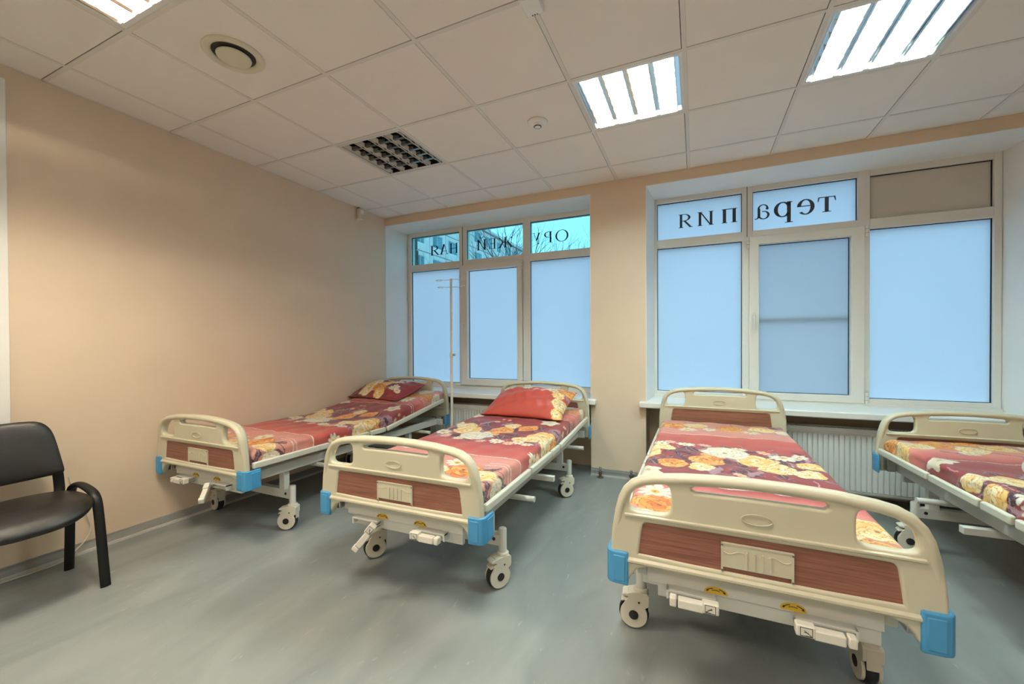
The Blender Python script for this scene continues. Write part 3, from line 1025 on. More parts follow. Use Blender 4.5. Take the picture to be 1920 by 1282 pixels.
def bed(x, y, yaw, back_deg, label, cranks, casters, grey=None, curr_group='hospital beds'):
    t = tag(empty('hospital_bed', (x, y, 0), yaw), label, 'bed', curr_group)
    board(t, False)
    board(t, True)
    # under-frame
    for s in (-1, 1):
        link('side_tube', shared('side_tube', lambda: MB().box(-.018, .018, .045, BL - .045, .386, .446)), METALW, t, (s * .352, 0, 0), bevel=.005)
        for yy in (0, BL):
            link('board_bracket', shared('board_bracket', lambda: MB().box(-.022, .022, -.03, .03, .39, .47)), CHROME, t, (s * .402, yy + (.055 if yy == 0 else -.055), 0), bevel=.003)
    link('foot_beam', shared('foot_beam', foot_beam), METALW, t, (0, .052, 0), bevel=.003)
    link('head_beam', shared('head_beam', lambda: MB().box(-.425, .425, -.02, .02, .384, .446)), METALW, t, (0, BL - .075, 0), bevel=.004)
    for yy in (.56, .93, 1.74):
        sq = yy == .93
        link('cross_tube', shared('cross_tube_%d' % sq, lambda: MB().box(-.485, .485, -.017, .017, .352, .384) if sq else MB().tube([(-.485, 0, .368), (-.3, 0, .368), (.3, 0, .368), (.485, 0, .368)], .0155, 12)), METALW, t, (0, yy, 0), bevel=.002 if sq else None)
    for yy in (.335, 1.63):
        link('base_beam', shared('base_beam', lambda: MB().box(-.385, .385, -.02, .02, .203, .262)), METALW, t, (0, yy, 0), bevel=.004)
        for s in (-1, 1):
            link('leg_post', shared('leg_post', lambda: MB().box(-.025, .025, -.02, .02, .26, .388)), METALW, t, (s * .315, yy, 0), bevel=.003)
            link('caster_post', shared('caster_post', lambda: MB().lathe([(.021, .168), (.021, .285), (.017, .291), (.006, .292)], 16)), METALW, t, (s * .392, yy, 0))
            link('beam_plug', shared('beam_plug', lambda: MB().lathe([(.009, -.0225), (.009, .0225)], 12, 'y')), BLACKP, t, (s * .352, yy, .236))
    for k, (cx, cy) in enumerate(((-.392, .335), (.392, .335), (-.392, 1.63), (.392, 1.63))):
        caster(t, cx, cy, math.radians(casters[k]), k == grey)
    # sleeping surface: foot, thigh, seat and back sections
    for (a, b) in ((.035, .585), (.605, .975), (.995, 1.165)):
        link('deck_panel', shared('deck_%.3f' % (b - a), lambda: deck_mesh(b - a)), METALW, t, (0, a, .488))
        for s in (-1, 1):
            link('deck_rail', shared('rail_%.3f' % (b - a), lambda: rail_mesh(b - a)), CREAMR, t, (s * .446, a, .488), bevel=.008, seg=3)
    L = .86
    rx = math.radians(back_deg)
    link('backrest_panel', shared('deck_%.3f' % L, lambda: deck_mesh(L)), METALW, t, (0, 1.19, .488), (rx, 0, 0))
    for s in (-1, 1):
        link('deck_rail', shared('rail_%.3f' % L, lambda: rail_mesh(L)), CREAMR, t, (s * .446, 1.19, .488), (rx, 0, 0), bevel=.008, seg=3)
    link('backrest_strut', shared('strut', lambda: MB().tube([(-.2, 1.25, .43), (-.2, 1.60, .475), (.2, 1.60, .475), (.2, 1.25, .43)], .012, 8)), METALW, t)
    # cranks under the footboard
    for k, (px, sx) in enumerate(((-.118, 1), (.112, -1))):
        br = link('crank_bracket', shared('crank_bracket', crank_bracket), METALW, t, (px, .03, .338))
        br.scale = (sx, 1, 1)
        h = link('crank_handle', shared('crank_handle', crank_handle), CRANKW, t, (px, -.026, .360), cranks[k], bevel=.004)
        h.scale = (sx, 1, 1)
        link('handle_tip', shared('crank_tip', crank_tip), CRANKW, h, bevel=.004)
        link('pictogram', shared('crank_icon', crank_icon), INK, h)
        link('crank_axle', shared('crank_axle', lambda: MB().tube([(0, -.028, .356), (0, .03, .356)], .008, 8)), CHROME, t, (px, 0, 0))
        st = link('crank_sticker', shared('sticker', sticker), YELLOW, t, (-.113 if k == 0 else .107, .0338, .386))
        st['label'] = 'yellow rotation arrow sticker'
        link('sticker_print', shared('sticker_ink', sticker_ink), INK, st)
    return t
CREAMR = mat('rail_cream_plastic', (0.66, 0.65, 0.55), 0.45, noise=(8, 0.02))

BED1 = (-2.862, 1.533, .002)
BED2 = (-1.286, 1.508, .025)
BED3 = (.175, 1.480, .001)
BED4 = (1.555, 3.455, PI + .045)
R_ = math.radians
bed(*BED1, 9.0, 'hospital bed against the beige left wall, nearest the black chair', ((0, 0, 0), (0, R_(20), R_(-42))), (-99, -64, 10, -50))
bed(*BED2, 3.2, 'hospital bed with a red pillow, second from the left wall', ((0, R_(-50), R_(25)), (0, 0, 0)), (-37, -34, 20, -50))
bed(*BED3, 0.0, 'hospital bed nearest the camera, in front of the frosted text window', ((0, 0, 0), (0, 0, 0)), (-85, -177, 30, -30), 0)
bed(*BED4, 0.0, 'hospital bed at the right edge of the photo, turned end to end', ((0, 0, 0), (0, 0, 0)), (20, 85, 40, -30), 1)

# ------------------------------------------------------------------ floral print
rng = random.Random(7)
PINKBG, RED, DARK, PALE = (206, 146, 132), (186, 78, 68), (122, 42, 44), (232, 150, 138)
PURPLE, LILAC, CREAMY, WHITEF, ORANGE, YELL = (50, 27, 36), (172, 130, 142), (238, 214, 160), (232, 224, 206), (226, 148, 62), (236, 190, 106)
def A(c):
    return np.array(c, float)
def mixc(c1, c2, t):
    return A(c1)[None, :] * (1 - t[:, None]) + A(c2)[None, :] * t[:, None]
def smoothstep(a, b, x):
    t = np.clip((x - a) / (b - a), 0, 1)
    return t * t * (3 - 2 * t)
def paint_flower(col, S, V, cx, cy, r, kind, seed):
    g = random.Random(seed)
    dx, dy = S - cx, V - cy
    near = np.where((np.abs(dx) < r * 1.5) & (np.abs(dy) < r * 1.5))[0]
    if len(near) == 0:
        return
    dx, dy = dx[near], dy[near]
    sq = g.uniform(.85, 1.15)
    rho = np.hypot(dx * sq, dy / sq) / r
    th = np.arctan2(dy, dx) + g.uniform(0, 6)
    ph = g.uniform(0, 6)
    if kind in ('cream', 'orange', 'yellow', 'white'):
        c1, c2, c3, ln = {'cream': (CREAMY, YELL, (240, 228, 196), (214, 160, 84)), 'orange': (ORANGE, (206, 112, 46), (240, 178, 96), (186, 88, 36)), 'yellow': (YELL, (240, 206, 140), (244, 226, 176), (216, 138, 58)), 'white': (WHITEF, (240, 230, 206), (222, 216, 206), (214, 176, 110))}[kind]
        c = np.repeat(A(c2)[None, :], len(rho), 0)
        m = np.zeros(len(rho), bool)
        ux, uy = dx / r, dy / r
        # overlapping petals in three rings, each with a thin drawn edge
        for (npet, ring, pr) in ((9, .60, .40), (7, .38, .34), (5, .17, .24)):
            off = g.uniform(0, 6)
            for q in range(npet):
                an = off + 2 * PI * q / npet + g.uniform(-.15, .15)
                rr = ring * g.uniform(.88, 1.08)
                px_, py_ = rr * math.cos(an), rr * math.sin(an)
                la = (ux - px_) * math.cos(an) + (uy - py_) * math.sin(an)
                lb = -(ux - px_) * math.sin(an) + (uy - py_) * math.cos(an)
                d = np.hypot(la / (pr * g.uniform(.85, 1.05)), lb / (pr * g.uniform(.95, 1.25)))
                ins = d < 1 + .06 * np.sin(5 * np.arctan2(lb, la) + q)
                base = A(g.choice((c1, c1, c2, c3, c3)))
                tip = smoothstep(.1, 1.0, la / pr)
                c[ins] = base[None, :] * (1 - .35 * tip[ins, None]) + A(c3)[None, :] * .35 * tip[ins, None]
                c[ins & (d > .90)] = A(ln)
                streak = ins & (np.abs(np.sin(lb / pr * 7 + q)) < .12) & (la < .3 * pr)
                c[streak] = A(ln) * .5 + base * .5
                m |= ins
        c[rho < .09] = A(ln) * .8
    elif kind in ('daisy', 'pink'):
        n = 9
        edge = .62 + .36 * np.abs(np.cos(n * .5 * th + ph))
        base = WHITEF if kind == 'daisy' else (238, 176, 164)
        c = np.repeat(A(base)[None, :], len(rho), 0)
        vein = (np.abs(np.sin(n * .5 * th + ph)) > .90) & (rho > .3)
        c[vein] = A(CREAMY) * .92
        cen = rho < .27
        c[cen] = A((222, 172, 66))
        c[(rho < .10)] = A((150, 90, 40))
        m = rho < edge
    else:   # flat pale five-lobed blossom
        edge = .80 + .16 * np.cos(5 * th + ph)
        c = mixc((214, 200, 176), (232, 220, 196), np.clip(rho, 0, 1))
        c[rho < .14] = A((190, 160, 110))
        m = rho < edge
    idx = near[m]
    col[idx] = c[m]
def paint_leaf(col, S, V, cx, cy, ln, wd, ang, c, rib=LILAC):
    ca, sa = math.cos(ang), math.sin(ang)
    a = (S - cx) * ca + (V - cy) * sa
    b = -(S - cx) * sa + (V - cy) * ca + .25 * wd * np.sin(a / ln * 4)
    lim = wd * np.clip(1 - (a / ln) ** 2, 0, 1) * (1 + .18 * np.sin(a * 160))
    m = (np.abs(a) < ln) & (np.abs(b) < lim)
    col[m] = A(c)
    r_ = m & (np.abs(b) < wd * .13)
    col[r_] = A(rib)
    q = m & (np.abs(np.sin((a + np.abs(b)) * 190)) < .16) & (np.abs(b) > wd * .2)
    col[q] = A(rib) * .75
def paint_line(col, S, V, v0, x0, x1, wd=.0035, c=(238, 216, 206)):
    m = (np.abs(V - v0) < wd) & (S > x0) & (S < x1)
    col[m] = A(c)
def paint_sprig(col, S, V, x, y, ln, ang, curl, c=PURPLE, wd=.0028):
    ca, sa = math.cos(ang), math.sin(ang)
    a = (S - x) * ca + (V - y) * sa
    b = -(S - x) * sa + (V - y) * ca
    m = (a > 0) & (a < ln) & (np.abs(b - curl * a * a / ln) < wd)
    col[m] = A(c)
def sheet_print(S, V):
    """colours (0..255 sRGB) of the bed sheet at arc coordinates S (across) and V (along)"""
    S = S + .004 * np.sin(V * 61 + 1.3) + .003 * np.sin(V * 23 + S * 47)
    V = V + .004 * np.sin(S * 53) + .003 * np.sin(S * 29 + V * 41)
    n = len(S)
    col = np.zeros((n, 3))
    stops = [(-.3, PINKBG), (.12, PINKBG), (.40, (214, 140, 126)), (.458, (210, 128, 114)), (.462, (196, 92, 80)), (.62, RED), (.78, (172, 68, 62)), (.90, (146, 54, 54)), (1.45, (140, 50, 50)), (1.55, (158, 62, 58)), (1.60, (196, 96, 88)), (1.72, (224, 136, 124)), (1.90, PINKBG), (2.5, PINKBG)]
    xs_ = [s[0] for s in stops]
    for k in range(3):
        col[:, k] = np.interp(V, xs_, [s[1][k] for s in stops])
    g = random.Random(11)
    # dark foliage of the middle band
    for k in range(150):
        x, y = g.uniform(-.56, .56), g.uniform(.80, 1.30)
        paint_leaf(col, S, V, x, y, g.uniform(.035, .085), g.uniform(.012, .026), g.uniform(0, PI), g.choice((PURPLE, PURPLE, (88, 48, 58), LILAC)), g.choice((LILAC, (120, 76, 88))))
    for k in range(60):
        paint_sprig(col, S, V, g.uniform(-.55, .55), g.uniform(.74, 1.36), g.uniform(.04, .10), g.uniform(0, 2 * PI), g.uniform(-.6, .6), g.choice((PURPLE, LILAC, (214, 170, 170))))
    # sketchy foliage on the two pink end bands
    for lo, hi, cnt in ((-.1, .28, 40), (1.66, 2.2, 55)):
        for k in range(cnt):
            x, y = g.uniform(-.56, .56), g.uniform(lo, hi)
            if k % 2:
                paint_leaf(col, S, V, x, y, g.uniform(.03, .07), g.uniform(.008, .02), g.uniform(0, PI), g.choice((PURPLE, LILAC, (150, 104, 116), (188, 140, 146))), (196, 150, 154))
            else:
                paint_sprig(col, S, V, x, y, g.uniform(.05, .12), g.uniform(0, 2 * PI), g.uniform(-.7, .7))
    # side foliage hanging at the foot corners
    for sx in (-1, 1):
        for k in range(12):
            paint_leaf(col, S, V, sx * g.uniform(.43, .52), g.uniform(-.05, .22), g.uniform(.04, .08), g.uniform(.010, .02), g.uniform(.2, 2.9), g.choice((PURPLE, (96, 58, 68), LILAC)))
    # pale edging lines
    paint_line(col, S, V, .462, -.6, .6, .0045)
    paint_line(col, S, V, .335, .30, .6, .003)
    paint_line(col, S, V, .305, .30, .6, .003)
    paint_line(col, S, V, 1.535, -.6, .6, .004)
    paint_line(col, S, V, 1.565, .33, .6, .003)
    F = [(-.40, 1.49, .075, 'flat'), (.29, 1.41, .085, 'flat'), (-.12, 1.33, .035, 'pink'), (-.05, 1.40, .02, 'pink'), (-.10, 1.42, .018, 'pink'), (.43, 1.36, .02, 'pink'), (.47, 1.42, .02, 'pink'), (.46, 1.30, .024, 'pink'),
         (-.36, .92, .07, 'daisy'), (-.47, 1.05, .08, 'yellow'), (-.45, .86, .05, 'daisy'), (-.28, .83, .05, 'pink'), (-.16, .80, .045, 'daisy'), (.02, .765, .040, 'pink'), (.13, .79, .055, 'daisy'), (.22, .76, .04, 'pink'), (.27, .82, .05, 'daisy'), (.34, .78, .04, 'daisy'),
         (-.30, 1.16, .085, 'cream'), (-.22, 1.03, .115, 'yellow'), (-.42, 1.20, .07, 'cream'), (-.02, 1.00, .07, 'orange'), (.02, 1.11, .095, 'orange'), (-.08, .91, .125, 'white'), (.05, 1.25, .065, 'cream'), (.19, 1.22, .080, 'orange'), (.24, .90, .065, 'yellow'),
         (.37, 1.02, .125, 'yellow'), (.47, .90, .095, 'cream'), (.50, 1.06, .07, 'orange'), (.32, .92, .07, 'cream'), (.47, .64, .06, 'daisy'), (.50, .74, .05, 'yellow'),
         (.13, .30, .070, 'daisy'), (.23, .19, .105, 'orange'), (.07, .14, .09, 'cream'), (.36, .14, .07, 'cream'), (-.16, .18, .10, 'orange'), (-.28, .27, .06, 'daisy'), (-.36, .12, .09, 'yellow'), (.48, .15, .065, 'white'), (-.02, .24, .05, 'flat'), (-.49, .20, .06, 'white'),
         (.23, 1.70, .085, 'daisy'), (.21, 1.83, .100, 'orange'), (.36, 1.82, .075, 'orange'), (.06, 1.90, .09, 'yellow'), (-.10, 1.82, .085, 'cream'), (-.24, 1.90, .10, 'orange'), (-.36, 1.83, .095, 'cream'), (-.48, 1.80, .09, 'yellow'), (-.16, 1.72, .05, 'daisy'), (.46, 1.92, .07, 'white'), (-.45, 1.97, .08, 'orange'), (.25, 1.97, .08, 'white'), (-.05, 2.0, .08, 'orange')]
    for k, (x, y, r, kd) in enumerate(F):
        paint_flower(col, S, V, x, y, r, kd, 100 + k)
    return np.clip(col, 0, 255)
def set_print(me, rgb):
    lin = rgb / 255.0
    lin = np.where(lin <= .04045, lin / 12.92, ((lin + .055) / 1.055) ** 2.4)
    at = me.color_attributes.new('print', 'FLOAT_COLOR', 'POINT')
    buf = np.ones((len(me.vertices), 4), np.float32)
    buf[:, :3] = lin
    at.data.foreach_set('color', buf.ravel())

def profile(half, thick, r, step):
    """arc across a rounded slab: list of (coordinate, height, arc position from the middle)"""
    pts = []
    nside = max(3, int((thick - r) / step))
    for k in range(nside):
        pts.append((-half, (thick - r) * k / nside))
    na = max(4, int(r * PI / 2 / step))
    for k in range(na + 1):
        a = PI - PI / 2 * k / na
        pts.append((-half + r + r * math.cos(a), thick - r + r * math.sin(a)))
    nt_ = int((2 * half - 2 * r) / step)
    for k in range(1, nt_):
        pts.append((-half + r + (2 * half - 2 * r) * k / nt_, thick))
    right = [(-x, z) for x, z in pts[:nside + na + 1]][::-1]
    pts = pts + right
    arc_ = [0.0]
    for k in range(1, len(pts)):
        arc_.append(arc_[-1] + math.hypot(pts[k][0] - pts[k - 1][0], pts[k][1] - pts[k - 1][1]))
    mid = arc_[-1] / 2
    return np.array([(p[0], p[1], a - mid) for p, a in zip(pts, arc_)])
def back_lift(Y, deg):
    """height gained by the sheet over a backrest raised by deg (smooth knee just before the hinge)"""
    h0, h1 = 1.10, 1.21
    t = math.tan(math.radians(deg))
    u = np.clip((Y - h0) / (h1 - h0), 0, 1)
    return t * ((h1 - h0) * u * u / 2 + np.maximum(0, Y - h1))
def mattress(bedpose, back_deg, remap, label, seed, step=.0046):
    x, y, yaw = bedpose
    T_, r = .088, .034
    length = 2.035
    ps = profile(.425, T_, r, step)
    pv = profile(length / 2, T_, r, step)
    nS, nV = len(ps), len(pv)
    W = np.repeat(ps[None, :, 0], nV, 0)
    Zs = np.repeat(ps[None, :, 1], nV, 0)
    V = np.repeat(pv[:, None, 0], nS, 1) + length / 2
    Zv = np.repeat(pv[:, None, 1], nS, 1)
    Z = T_ * (Zs / T_) * (Zv / T_)
    SA = np.repeat(ps[None, :, 2], nV, 0)
    VA = np.repeat(pv[:, None, 2], nS, 1) + length / 2
    k = seed * 1.7
    # gentle quilting and creases of the sheet; sides bulge slightly
    top = smoothstep(T_ * .5, T_, Z)
    Z = Z + top * (.0030 * np.sin(V * 9 + W * 5 + k) * np.sin(W * 11 + k) + .0018 * np.sin(V * 31 + 7 * W + 2 * k) + .0016 * np.sin(W * 37 - V * 13 + k))
    W = W + np.sign(W) * (1 - top) * .006 * np.sin(V * 26 + k) * np.sin(Z / T_ * PI)
    Y = V + .040
    Z = Z + .510
    # fold at the backrest hinge
    Yb, Zb = Y, Z + back_lift(Y, back_deg)
    vs = np.stack([W, Yb, Zb], -1).reshape(-1, 3)
    idx = np.arange(nS * nV).reshape(nV, nS)
    q = np.stack([idx[:-1, :-1], idx[:-1, 1:], idx[1:, 1:], idx[1:, :-1]], -1).reshape(-1, 4)
    me = bpy.data.meshes.new('mattress')
    me.vertices.add(len(vs))
    me.vertices.foreach_set('co', vs.astype(np.float32).ravel())
    # bottom strip closes the slab
    bot = np.stack([idx[:-1, 0], idx[1:, 0], idx[1:, -1], idx[:-1, -1]], -1)
    q = np.concatenate([q, bot], 0)
    me.loops.add(q.size)
    me.loops.foreach_set('vertex_index', q.ravel().astype(np.int32))
    me.polygons.add(len(q))
    me.polygons.foreach_set('loop_start', (np.arange(len(q)) * 4).astype(np.int32))
    me.update(calc_edges=True)
    me.shade_smooth()
    S2, V2 = remap(SA.ravel(), VA.ravel())
    set_print(me, sheet_print(S2, V2))
    o = link('mattress', me, CLOTH, None, (x, y, 0), (0, 0, yaw))
    return tag(o, label, 'mattress', 'mattresses in red floral sheets')
mattress(BED1, 9.0, lambda s, v: (s - .02, v + .03), 'mattress in red floral sheet, head end raised, on the bed by the left wall', 1)
mattress(BED2, 3.2, lambda s, v: (s, v + .0), 'mattress in red floral sheet under the red pillow', 2)
mattress(BED3, 0.0, lambda s, v: (-s - .10, 1.985 - v), 'bare mattress in red floral sheet with no pillow, on the bed nearest the camera', 3)
mattress(BED4, 0.0, lambda s, v: (-s, 2.03 - v), 'mattress in red floral sheet cut off at the right edge of the photo', 4)

# ------------------------------------------------------------------ pillows
def pillow_base(a, b, h, n=84, m=64):
    u = np.linspace(-1, 1, n)
    v = np.linspace(-1, 1, m)
    U, Vv = np.meshgrid(u, v)
    # edges drawn in between the pointed corners
    X = a * U * (1 - .07 * (1 - Vv ** 2))
    Y = b * Vv * (1 - .09 * (1 - U ** 2))
    th = h * np.clip((1 - np.abs(U) ** 2.6) * (1 - np.abs(Vv) ** 2.2), 0, 1) ** .55
    return U, Vv, X, Y, th
def pillow(bedpose, back_deg, a, b, h, loc, rot, painter, label, seed):
    U, Vv, X, Y, th = pillow_base(a, b, h)
    wr = .004 * np.sin(U * 9 + seed) * np.sin(Vv * 7 + 2) + .0035 * np.sin(U * 23 + 5 * Vv + seed) * (1 - Vv ** 2) + .004 * np.sin(U * 5 - Vv * 11 + seed)
    edge = smoothstep(0, .25, 1 - np.maximum(np.abs(U), np.abs(Vv)))
    Zt = th * .62 + wr * edge
    Zb = -th * .38
    n = U.size
    vs = np.concatenate([np.stack([X, Y, Zt], -1).reshape(-1, 3), np.stack([X, Y, Zb], -1).reshape(-1, 3)])
    # tilt, then let the underside flatten against the mattress
    M = np.array(Euler(rot).to_matrix())
    vs = vs @ M.T + np.array(loc)
    floor_z = .6085 + back_lift(vs[:, 1], back_deg)
    lift = np.concatenate([np.full(n, .004), np.zeros(n)])
    vs[:, 2] = np.maximum(vs[:, 2], floor_z + lift)
    vs = vs - np.array(loc)
    m_, n_ = U.shape
    idx = np.arange(n).reshape(m_, n_)
    q1 = np.stack([idx[:-1, :-1], idx[:-1, 1:], idx[1:, 1:], idx[1:, :-1]], -1).reshape(-1, 4)
    q2 = q1[:, ::-1] + n
    me = bpy.data.meshes.new('pillow')
    me.from_pydata(vs.tolist(), [], np.concatenate([q1, q2]).tolist())
    me.update()
    me.shade_smooth()
    cols = painter(U.ravel() * a, Vv.ravel() * b)
    set_print(me, np.concatenate([cols, cols]))
    x, y, yaw = bedpose
    p = Vector((x, y, 0)) + Matrix.Rotation(yaw, 3, 'Z') @ Vector(loc)
    o = link('pillow', me, CLOTH, None, p, (0, 0, yaw))
    return tag(o, label, 'pillow', 'pillows')
def paint_pillow1(S, V):
    n = len(S)
    col = np.repeat(A((104, 34, 40))[None, :], n, 0)
    m = smoothstep(-.02, .02, S - .10 + .5 * (.10 - V) * 1.0)
    col = col * (1 - m[:, None]) + A((140, 44, 46))[None, :] * m[:, None]
    g = random.Random(3)
    for k in range(46):
        paint_leaf(col, S, V, g.uniform(-.34, .16), g.uniform(-.22, .20), g.uniform(.03, .06), g.uniform(.010, .02), g.uniform(0, PI), g.choice((PURPLE, (74, 30, 42), (120, 70, 84))))
    for k, (x, y, r, kd) in enumerate(((-.17, .05, .115, 'cream'), (-.12, -.10, .11, 'cream'), (.02, -.07, .085, 'orange'), (.06, .04, .075, 'yellow'), (.08, -.16, .07, 'yellow'), (.16, .09, .06, 'daisy'), (.20, -.04, .065, 'daisy'), (-.25, .15, .05, 'pink'), (.27, -.08, .04, 'daisy'), (-.02, .14, .045, 'pink'), (.22, .16, .03, 'pink'))):
        paint_flower(col, S, V, x, y, r, kd, 300 + k)
    return np.clip(col, 0, 255)
def paint_pillow2(S, V):
    n = len(S)
    col = np.repeat(A((186, 70, 56))[None, :], n, 0)
    g = random.Random(5)
    for k in range(34):
        x, y = (g.uniform(-.34, .36), g.uniform(.10, .25)) if k % 2 else (g.uniform(.22, .38), g.uniform(-.2, .25))
        paint_leaf(col, S, V, x, y, g.uniform(.03, .055), g.uniform(.008, .016), g.uniform(0, PI), g.choice((PURPLE, LILAC, (120, 60, 66))))
    for k, (x, y, r, kd) in enumerate(((-.26, .19, .07, 'yellow'), (-.05, .14, .05, 'daisy'), (.10, .19, .05, 'pink'), (.05, .10, .03, 'pink'), (.20, .13, .065, 'daisy'), (.28, .05, .055, 'yellow'), (.31, .17, .08, 'orange'), (.33, -.06, .07, 'cream'), (.33, -.18, .06, 'yellow'), (-.16, .22, .05, 'cream'), (.24, .22, .05, 'yellow'), (.13, .08, .028, 'pink'))):
        paint_flower(col, S, V, x, y, r, kd, 400 + k)
    return np.clip(col, 0, 255)
pillow(BED1, 9.0, .37, .235, .16, (-.150, 1.835, .724), (R_(19), 0, R_(-3)), paint_pillow1, 'dark red pillow with cream roses on the bed by the left wall', 1)
pillow(BED2, 3.2, .365, .245, .20, (.010, 1.740, .700), (R_(23), 0, R_(-3)), paint_pillow2, 'plump plain red pillow with floral edges on the second bed', 2)

# ------------------------------------------------------------------ rolled towel at the right edge
t = tag(empty('rolled_towel', (1.53, 2.635, .605), R_(-6)), 'pale rolled towel on the mattress at the right edge of the photo', 'towel')
obj('roll', MB().tube([(-.142, 0, .038), (-.138, 0, .038), (-.128, 0, .038), (-.06, 0, .038), (.1, 0, .038), (.3, 0, .038), (.31, 0, .038)], [.012, .026, .035, .038, .038, .037, .02], 20), TOWEL, t)
obj('loose_edge', MB().tube([(-.12, -.030, .012), (.05, -.034, .010), (.28, -.030, .012)], .005, 8), TOWEL, t)

# ------------------------------------------------------------------ infusion stand
SX, SY = -2.305, 3.555
t = tag(empty('infusion_stand', (SX, SY, 0)), 'thin cream infusion stand with wire hooks between the two left beds', 'infusion stand')
obj('lower_pole', MB().tube([(0, 0, .08), (0, 0, 1.14)], .014, 12), STANDM, t)
obj('upper_pole', MB().tube([(0, 0, 1.10), (0, 0, 1.905)], .0115, 12), STANDM, t)
obj('clamp_collar', MB().lathe([(.015, 1.095), (.019, 1.10), (.019, 1.14), (.015, 1.145)], 14), STANDM, t)
kn = obj('clamp_screw', MB().tube([(.012, 0, 1.12), (.030, -.004, 1.12)], .004, 8), BLACKP, t)
obj('clamp_knob', MB().lathe([(.005, -.010), (.013, -.008), (.013, .008), (.005, .010)], 12, 'x', (.040, -.005, 1.12)), CHROME, kn)
for k, (z, a, L) in enumerate(((1.892, R_(172), .20), (1.892, R_(-8), .19), (1.815, R_(176), .165), (1.815, R_(-6), .165))):
    dx, dy = math.cos(a), math.sin(a)
    pts = [(0, 0, z), (dx * L * .35, dy * L * .35, z + .002), (dx * L * .62, dy * L * .62, z + .010 * (1 if k % 2 == 0 else -1)), (dx * L * .8, dy * L * .8 - .022, z + .012), (dx * L, dy * L - .015, z + .010), (dx * L, dy * L + .018, z + .006), (dx * L * .78, dy * L * .78 + .024, z + .004), (dx * L * .66, dy * L * .66 + .006, z + .010)]
    obj('wire_hook', MB().tube(pts, .0032, 6), STANDM, t)
hubm = obj('base_hub', MB().lathe([(.03, .055), (.034, .065), (.034, .09), (.016, .105)], 16), STANDM, t)
for k in range(5):
    a = 2 * PI * k / 5 + .55
    lg = obj('base_leg', MB().tube([(.02 * math.cos(a), .02 * math.sin(a), .075), (.12 * math.cos(a), .12 * math.sin(a), .066), (.19 * math.cos(a), .19 * math.sin(a), .052)], [.012, .011, .009], 8), STANDM, t)
    obj('base_wheel', MB().lathe([(.008, -.008), (.022, -.008), (.022, .008), (.008, .008)], 14, 'x', (.19 * math.cos(a), .19 * math.sin(a), .022)), BLACKP, lg)

# ------------------------------------------------------------------ black chair (faces the room, back to the left wall)
CYC = .785                                  # middle of the chair along the wall
t = tag(empty('visitor_chair', (-2.96, CYC, 0)), 'black padded visitor chair with tube legs against the left wall', 'chair')
def bez(p, n=6):
    out = []
    for k in range(len(p) - 1):
        p0, p1, p2, p3 = [Vector(p[max(0, min(len(p) - 1, q))]) for q in (k - 1, k, k + 1, k + 2)]
        for j in range(n):
            s = j / n
            out.append(.5 * ((2 * p1) + (-p0 + p2) * s + (2 * p0 - 5 * p1 + 4 * p2 - p3) * s * s + (-p0 + 3 * p1 - 3 * p2 + p3) * s ** 3))
    out.append(Vector(p[-1]))
    return out
for s in (-1, 1):
    yy = s * .255
    fr = [(.197, yy, 0), (.165, yy, .20), (.132, yy, .385), (.105, yy, .446), (.055, yy, .472), (-.04, yy, .487), (-.115, yy, .478), (-.160, yy, .440), (-.174, yy, .36), (-.186, yy, .18), (-.199, yy, 0)]
    pts = bez(fr, 4)
    obj('leg_frame', MB().tube(pts, .0125, 16, rx=.021, upv=(0, 1, 0)), CHAIRM, t)
    up_ = bez([(-.10, s * .205, .405), (-.165, s * .212, .425), (-.185, s * .218, .47), (-.198, s * .214, .56), (-.220, s * .19, .66), (-.240, s * .18, .74)], 4)
    obj('back_upright', MB().tube(up_, .009, 12, rx=.021, upv=(0, 1, 0)), CHAIRM, t)
    obj('seat_bearer', MB().tube([(-.16, s * .19, .418), (.16, s * .19, .418)], .010, 10), CHAIRM, t)
for xx in (-.12, .11):
    obj('cross_bar', MB().tube([(xx, -.25, .43 if xx < 0 else .425), (xx, .25, .43 if xx < 0 else .425)], .010, 10), CHAIRM, t)
def cushion(a, b, h, n=40, m=40, pw=3.2, curve=None, outline=None):
    """padded plate with a rounded-rectangle outline in local XY"""
    vs, fs = [], []
    rows = [(-1.0, .94), (-.7, .985), (-.2, 1.0), (.25, .99), (.6, .95), (.85, .86), (.95, .70), (1.0, .40), (1.0, .001)]
    N = len(outline) if outline else 56
    for (hz_, sc) in rows:
        for k in range(N):
            q = 2 * PI * k / N
            c, s_ = math.cos(q), math.sin(q)
            rr = (abs(c) ** pw + abs(s_) ** pw) ** (-1 / pw)
            x_, y_ = a * rr * c * sc, b * rr * s_ * sc
            if outline:
                x_, y_ = outline[k][0] * sc, outline[k][1] * sc
            z_ = hz_ * h
            if curve:
                x_, y_, z_ = curve(x_, y_, z_)
            vs.append((x_, y_, z_))
    for r_i in range(len(rows) - 1):
        for k in range(N):
            fs.append((r_i * N + k, r_i * N + (k + 1) % N, (r_i + 1) * N + (k + 1) % N, (r_i + 1) * N + k))
    fs.append(tuple(range(N))[::-1])
    return MB().add(vs, fs)
seat = obj('seat', cushion(.228, .250, .026, pw=3.0, curve=lambda x, y, z: (x, y, z - .045 * max(0, (x - .09) / .125) ** 2 * (1 if x > .09 else 0) + .004 * (y / .245) ** 2 - .004)), LEATHER, t, (.018, 0, .445), smooth=60)
obj('seat_shell', cushion(.215, .245, .010, pw=3.0, curve=lambda x, y, z: (x, y, z - .04 * max(0, (x - .09) / .125) ** 2 * (1 if x > .09 else 0) + .004 * (y / .245) ** 2 - .004)), CHAIRM, t, (.018, 0, .421), smooth=60)
